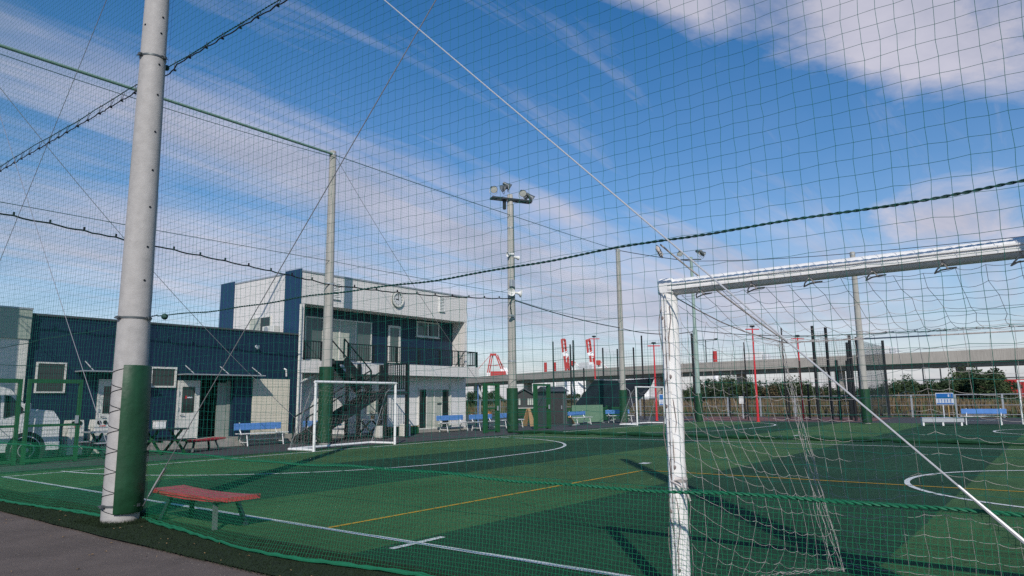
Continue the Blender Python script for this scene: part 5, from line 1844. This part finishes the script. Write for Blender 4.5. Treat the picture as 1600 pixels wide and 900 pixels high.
vd = thing('viaduct', 'long concrete road viaduct crossing behind the pitch', 'viaduct', (VP[3][0], VP[3][1], 0))
VO = (VP[3][0], VP[3][1], 0)
# each parapet panel between joints is a piece of its own
for i in range(0, len(VD) - 2, 2):
    seg = VD[i:i + 3]
    d = 0.004
    a = (seg[0][0] * (1 - d) + seg[1][0] * d, seg[0][1] * (1 - d) + seg[1][1] * d)
    sweep([(-0.1, VZ), (0.25, VZ), (0.25, VZ - 2.5), (-0.1, VZ - 2.5)], [a] + seg[1:]).build('parapet_panel', VIAD, vd, off=VO)
sweep([(0.26, VZ - 0.9), (10.5, VZ - 0.9), (10.5, VZ - 2.0), (0.26, VZ - 2.0)], VD).build('deck', VIAD, vd, off=VO)
sweep([(1.2, VZ - 2.02), (9.5, VZ - 2.02), (8.8, VZ - 3.5), (1.9, VZ - 3.5)], VD).build('girder', GIRD, vd, off=VO)
for i in range(3, len(VD), 5):
    x, y = VD[i]
    MB().box((x + 3.5, y - 0.9, -0.1), (x + 6.5, y + 0.9, VZ - 3.51)).build('pier', VIAD, vd, off=VO)
sweep([(-0.0, VZ + 0.7), (0.08, VZ + 0.7), (0.08, VZ + 0.62), (0.0, VZ + 0.62)], VD).build('guard_rail', STEEL, vd, off=VO)
for k, (f_, lab) in enumerate(((0.33, 'distant white lorry on the viaduct, left of red lamp posts'), (0.52, 'distant white lorry on the viaduct, above the cage'), (0.63, 'distant white lorry on viaduct at right'))):
    i = int(f_ * (len(VD) - 1))
    x, y = VD[i]
    a, b = VD[i], VD[i + 1]
    t = thing('lorry', lab, 'lorry', (x + 3, y, VZ - 0.9), math.atan2(b[1] - a[1], b[0] - a[0]))
    MB().bevbox((-3.0, -1.1, 0.9), (2.2, 1.1, 3.3 - 0.2 * k), 0.05).build('cargo_box', WHITEP, t)
    MB().bevbox((2.3, -1.05, 0.6), (3.8, 1.05, 2.5), 0.15).build('cab', VANW, t)
    for wx in (-2, 2.9):
        for sy in (-0.95, 0.95):
            MB().lathe([(0.001, -0.15), (0.45, -0.15), (0.45, 0.15), (0.001, 0.15)], c=(wx, sy, 0.45), n=12, axis=(0, 1, 0)).build('wheel', TYRE, t)

# lamp on the viaduct and far steel frame
tl = thing('viaduct_lamp', 'thin twin armed lamp post on the viaduct', 'lamp post', (191, 79, VZ - 0.9))
MB().tube([(0, 0, 0), (0, 0, 7.2)], 0.14, 8).build('shaft', CHAR, tl, True)
MB().beam((-0.5, 3.2, 7.2), (0.5, -3.2, 7.2), 0.2, 0.2).build('arm', CHAR, tl)
for s_ in (-1, 1):
    MB().bevbox((s_ * -0.4 - 0.2, s_ * 2.9 - 0.5, 7.3), (s_ * -0.4 + 0.2, s_ * 2.9 + 0.5, 7.5), 0.03).build('lamp_head', CHAR, tl)
ff = thing('steel_frame', 'tall dark steel frame far off at the right edge', 'frame', (118, 4, 0))
for y in np.arange(-12, 13, 2.2):
    MB().box((-0.08, y - 0.08, 0), (0.08, y + 0.08, 5.4)).build('post', CHAR, ff)
for z in (5.35, 3.6, 1.9):
    MB().box((-0.07, -12.2, z - 0.07), (0.07, 12.2, z + 0.07)).build('rail', CHAR, ff)
tk = thing('red_container', 'small red container far off at the right edge', 'container', (105, 5.0, 0))
MB().bevbox((-1.2, -1.6, 0), (1.2, 1.6, 3.1), 0.05).build('box', CRANER, tk)
for y in np.arange(-1.4, 1.5, 0.4):
    MB().box((-1.26, y - 0.06, 0.1), (-1.2, y + 0.06, 3.0)).build('rib', CRANER, tk)

# ================================================================== harbour cranes (550-650 m away)
def on_ray(px, dist):
    """unit view direction on the ground for a bearing given as photo column, at a distance"""
    a = AZ - math.atan((px - 800) / FPX / math.cos(TH))
    return dist * math.cos(a), dist * math.sin(a), a


def crane(label, px, dist, segs, extra=None):
    x, y, a = on_ray(px, dist)
    t = thing('harbour_crane', label, 'crane', (x, y, 0), a - math.pi / 2, 'red and white harbour cranes on the skyline')
    for name, p, q, w, m in segs:
        for dy in ((-1.7, 1.7) if name == 'boom' else ((-0.01, 2.0) if name == 'leg' else (0,))):
            MB().beam((p[0] + dy * 0.8, dy, p[1]), (q[0] + dy * 0.8, dy, q[1]), w, w).build(name, m, t)
    for name, a_, b_, m in (extra or ()):
        MB().bevbox(a_, b_, 0.2).build(name, m, t)
    return t


Rr, Wh = CRANER, CRANEW
crane('red and white gantry crane with an A frame, beside the clubhouse', 770, 600,
      [('leg', (-5.5, 0), (-5, 24), 1.0, Wh), ('leg', (-5, 24), (-2.2, 39), 0.9, Rr), ('leg', (11, 17), (6.5, 27), 1.4, Wh), ('leg', (6.5, 27), (2.0, 39), 0.9, Rr), ('leg', (15, 17), (9.0, 28), 1.2, Wh), ('boom', (-7, 20.2), (14, 20.2), 1.0, Rr),
       ('tie_bar', (-2.2, 39), (-13, 27), 0.35, Rr), ('tie_bar', (2.2, 38.5), (12, 24), 0.4, Rr), ('tie_bar', (-4.6, 30), (4.4, 30), 0.5, Rr), ('cross_head', (-2.8, 39.2), (2.6, 39.2), 1.8, Rr), ('leg', (13, 0), (13, 18), 1.2, Wh)],
      [('machinery_house', (-2.5, -4, 20.8), (10.5, 4, 25.0), Rr)])
def luff(label, px, dist, h, lean):
    s = dist / 600
    return crane(label, px, dist,
      [('boom', (0, 22 * s), (-lean * 0.35, 37 * s), 2.0, Rr), ('boom', (-lean * 0.35, 37 * s), (-lean * 0.75, h * 0.78), 2.0, Wh), ('boom', (-lean * 0.75, h * 0.78), (-lean, h), 1.8, Rr),
       ('leg', (0, 0), (0, 22 * s), 1.4, Wh), ('leg', (9, 0), (4, 30 * s), 1.2, Wh), ('tie_bar', (6, 32 * s), (16, 22 * s), 0.6, Rr), ('tie_bar', (7, 31 * s), (20, 20 * s), 0.8, Wh), ('cross_head', (-lean - 1.5, h), (-lean + 1.6, h), 1.2, Rr),
       ] + [('lattice', (-lean * k - 1.5, h * (0.55 + 0.45 * k)), (-lean * k + 1.5, h * (0.55 + 0.45 * k) + 1.5), 0.6, Rr if k > 0.55 else Wh) for k in (0.1, 0.3, 0.5, 0.65, 0.8, 0.92)],
      [('machinery_house', (2.2, -3, 29 * s), (6.0, 3, 33 * s), Rr), ('trolley', (-1.0, -2, 26 * s), (1.0, 2, 32 * s), Rr)])
luff('raised boom crane with white middle, left one above the viaduct', 884, 620, 53, 3.2)
luff('raised boom crane with white middle, right one by a red lamp post', 924, 620, 52, 4.2)
def chimney(label, px, dist, h, r):
    x, y, a = on_ray(px, dist)
    t = thing('striped_chimney', label, 'chimney', (x, y, 0), 0, 'red and white striped chimneys on the skyline')
    MB().lathe([(r * 1.3, 0), (r * 1.1, h * 0.72), (0.001, h * 0.72)], n=14).build('lower_shaft', CRANEW, t, True)
    MB().lathe([(r * 1.05, h * 0.721), (r, h), (r * 0.8, h), (0.001, h - 0.5)], n=14).build('upper_shaft', CRANER, t, True)
    return t
chimney('pale red topped chimney left of the raised boom cranes', 850, 640, 34, 1.3)
chimney('pale red topped chimney close to the left raised boom crane', 864.5, 640, 34, 1.1)
chimney('red topped chimney beyond the slim green floodlight mast', 1111, 560, 36, 1.6)
sh2 = thing('cargo_ship', 'distant long white and red roofline above the viaduct', 'ship', (*on_ray(983, 640)[:2], 0), on_ray(983, 640)[2] - math.pi / 2)
MB().bevbox((-60, -4, 0), (14, 4, 22.2), 0.5).build('hull', CRANEW, sh2)
MB().bevbox((2, -3, 22.3), (12, 3, 24.6), 0.3).build('deckhouse', CRANER, sh2)

# ================================================================== vegetation
def leafy(g, n, rad, cz, size, flat=1.0, lobes=7):
    cs = []
    for k in range(lobes):
        a = g.uniform(0, 6.28)
        d = rad * g.uniform(0.15, 0.75)
        cs.append((Vector((d * math.cos(a), d * math.sin(a), cz + g.uniform(-0.5, 0.75) * rad * flat)), rad * g.uniform(0.25, 0.55)))
    mb = MB()
    for _ in range(n):
        c, r_ = g.choice(cs)
        v = Vector((g.gauss(0, 1), g.gauss(0, 1), g.gauss(0, 0.8)))
        v = v.normalized() * r_ * (g.uniform(0.25, 1.0) ** 0.4) * (1.35 if g.random() < 0.08 else 1)
        p = c + v
        if p.z < 0.1:
            p.z = g.uniform(0.1, 0.5)
        a = Vector((g.uniform(-1, 1), g.uniform(-1, 1), g.uniform(-0.6, 0.6))).normalized() * size * g.uniform(0.5, 1.3)
        b = a.orthogonal().normalized() * size * g.uniform(0.25, 0.6)
        b.rotate(Matrix.Rotation(g.uniform(0, 6.28), 3, a))
        mb.add([p - a, p + b * 0.8 - a * 0.2, p + a, p - b * 0.8 + a * 0.1], [(0, 1, 2, 3)])
    return mb


def tree_proto(seed, h, rad, m, n=2000):
    g = random.Random(seed)
    t = thing('shrub_tree', 'x', 'tree', (0, 0, 0), 0, 'trees along the embankment')
    tr = MB().tube([(0, 0, -0.1), (0.05, 0.03, h * 0.3), (0.12, -0.05, h * 0.75)], [0.16, 0.12, 0.03], 7)
    for k in range(6):
        a = g.uniform(0, 6.28)
        z = h * g.uniform(0.2, 0.6)
        tr.tube([(0.05, 0, z), (rad * 0.4 * math.cos(a), rad * 0.4 * math.sin(a), z + h * 0.15), (rad * 0.75 * math.cos(a), rad * 0.75 * math.sin(a), z + h * 0.28)], [0.06, 0.04, 0.012], 5)
    tr.build('trunk', BARK, t, True)
    leafy(g, n, rad, h * 0.5, 0.24, h / rad * 0.6, 11).build('crown', m, t)
    mb = leafy(g, n // 3, rad * 0.95, h * 0.62, 0.17, h / rad * 0.55, 7)
    mb.build('outer_leaves', LEAFB if m is LEAFA else LEAFA, t)
    return t


protos = [tree_proto(1, 4.0, 2.3, LEAFA), tree_proto(2, 4.6, 2.1, LEAFB), tree_proto(3, 3.4, 2.5, LEAFA), tree_proto(4, 3.6, 1.9, LEAFC)]
SPECT = []
def add_tree(px, dist, k, sc, lab):
    SPECT.append((px, dist, k, sc, lab))
g_ = random.Random(21)
ORD = ('first second third fourth fifth sixth seventh eighth ninth tenth eleventh twelfth thirteenth fourteenth fifteenth sixteenth seventeenth eighteenth nineteenth twentieth').split()
def tree_row(pxs, dist, kinds, hf, lab):
    for i, px in enumerate(pxs):
        add_tree(px + g_.uniform(-4, 4), dist + g_.uniform(-4, 6), g_.choice(kinds), hf(px) * g_.uniform(0.85, 1.12), ORD[i] + ' tree from the left in ' + lab)
tree_row(range(1362, 1562, 12), 88, (0, 1, 2, 0), lambda p: 0.62 if p < 1440 else (0.70 if p < 1485 else (0.95 if p < 1540 else 0.7)), 'the dark row behind the blue notice sign at right')
tree_row(range(1040, 1300, 15), 92, (0, 2, 3, 1), lambda p: 0.80 if 1095 < p < 1250 else 0.62, 'the dark row behind the tallest red lamp post')
tree_row(range(738, 1000, 21), 92, (0, 3, 2, 1), lambda p: 0.56, 'the low row behind the gates and the dark tarpaulin')
tree_row(range(1300, 1362, 20), 95, (2,), lambda p: 0.62, 'the low clump behind the tall black cage posts')
used = set()
for px, dist, k, sc, lab in SPECT:
    x, y, a = on_ray(px, dist)
    if k not in used:
        used.add(k)
        o = protos[k]
        o.location = (x, y, 0)
        o.rotation_euler = (0, 0, g_.uniform(0, 6.28))
        o.scale = (sc, sc, sc)
        o['label'] = lab
    else:
        o = copy_tree(protos[k], (x, y, 0), g_.uniform(0, 6.28), lab, None, (sc * g_.uniform(0.9, 1.2), sc * g_.uniform(0.9, 1.2), sc))
    o['group'] = 'trees in ' + lab.split(' in ', 1)[1]

# tall dry grass on the bank
def grass(name, n, m, seed, x0, x1, y0, y1, h0, h1):
    g = np.random.default_rng(seed)
    x = g.uniform(x0, x1, n)
    y = g.uniform(y0, y1, n)
    cl_ = wav(x * 0.35, y * 0.35, seed + 5, 6, 0.3, 1.2)
    h = g.uniform(h0, h1, n) * (1 + 0.35 * cl_).clip(0.35, 1.7)
    a = g.uniform(0, 6.28, n)
    w = g.uniform(0.02, 0.06, n)
    lx, ly = g.normal(0, 0.16, n), g.normal(0, 0.16, n)
    V = np.zeros((n, 4, 3))
    dx, dy = np.cos(a) * w, np.sin(a) * w
    V[:, 0] = np.stack([x - dx, y - dy, np.full(n, -0.03)], 1)
    V[:, 1] = np.stack([x + dx, y + dy, np.full(n, -0.03)], 1)
    V[:, 2] = np.stack([x + dx * 0.6 + lx, y + dy * 0.6 + ly, h], 1)
    V[:, 3] = np.stack([x - dx * 0.4 + lx, y - dy * 0.4 + ly, h * 0.95], 1)
    return mesh_np(name, V.reshape(-1, 3), np.arange(n * 4).reshape(-1, 4), m, None, 'stuff')


grass('dry_grass', 42000, TAWNY, 3, 54, 86, -16, 70, 0.45, 1.0)
grass('green_grass', 16000, TAWNYG, 8, 53.2, 82, -16, 70, 0.3, 0.85)


# turf fibres that break the edge of the verge
def fibres(name, n, m, seed, x0, x1, y0, y1, h0, h1, w0):
    g = np.random.default_rng(seed)
    x, y = g.uniform(x0, x1, n), g.uniform(y0, y1, n)
    h, a = g.uniform(h0, h1, n), g.uniform(0, 6.28, n)
    dx, dy = np.cos(a) * w0, np.sin(a) * w0
    lx, ly = g.normal(0, h1 * 0.5, n), g.normal(0, h1 * 0.5, n)
    V = np.stack([np.stack([x - dx, y - dy, np.zeros(n)], 1), np.stack([x + dx, y + dy, np.zeros(n)], 1), np.stack([x + lx, y + ly, h], 1)], 1)
    return mesh_np(name, V.reshape(-1, 3), np.arange(n * 3).reshape(-1, 3), m, None, 'stuff')


fibres('verge_grass', 45000, VERGE, 5, 3.60, 4.5, 3.5, 16, 0.012, 0.03, 0.0035)
fibres('pole_grass', 5000, VERGE, 15, 3.80, 4.6, 8.95, 9.8, 0.02, 0.06, 0.003)
gt = MB()
g_ = random.Random(18)
for k in range(700):
    x, y, q = g_.uniform(1.2, 3.62), g_.uniform(4.0, 13.5), g_.uniform(0.0025, 0.007)
    if g_.random() < 0.35:
        x = 3.62 - abs(g_.gauss(0, 0.12))
    gt.add([(x + q, y, -0.016), (x - q * 0.6, y + q, -0.016), (x - q * 0.6, y - q, -0.016), (x, y, -0.016 + q * 1.1)], [(0, 1, 3), (1, 2, 3), (2, 0, 3)])
gt.build('grit', mat('grit_stone', (0.17, 0.15, 0.13), 0.9, 0.6, 60), kind='stuff')
lv = MB()
g_ = random.Random(8)
for k in range(90):
    x, y = g_.uniform(2.4, 4.2), g_.uniform(4.5, 13)
    a = g_.uniform(0, 6.28)
    s = g_.uniform(0.008, 0.022)
    z = 0.012 if x > 3.6 else -0.008
    lv.add([(x - s * math.cos(a), y - s * math.sin(a), z), (x + s * 0.5 * math.sin(a), y - s * 0.5 * math.cos(a), z + 0.008), (x + s * math.cos(a), y + s * math.sin(a), z + 0.003), (x - s * 0.5 * math.sin(a), y + s * 0.5 * math.cos(a), z + 0.01)], [(0, 1, 2, 3)])
lv.build('leaf_litter', mat('litter', (0.25, 0.16, 0.08), 0.9, 0.4, 9), kind='stuff')
# net rolled up between the two courts
nr = MB()
pts = [(24.4, y, 0.07 + 0.02 * math.sin(y * 3)) for y in np.arange(-12, 19.5, 0.35)]
tag(nr.tube(pts, [0.07 + 0.025 * math.sin(i * 1.7) for i in range(len(pts))], 7).build('rolled_net', PADG, None, True), 'dark green net rolled up on the turf between the courts', 'net')
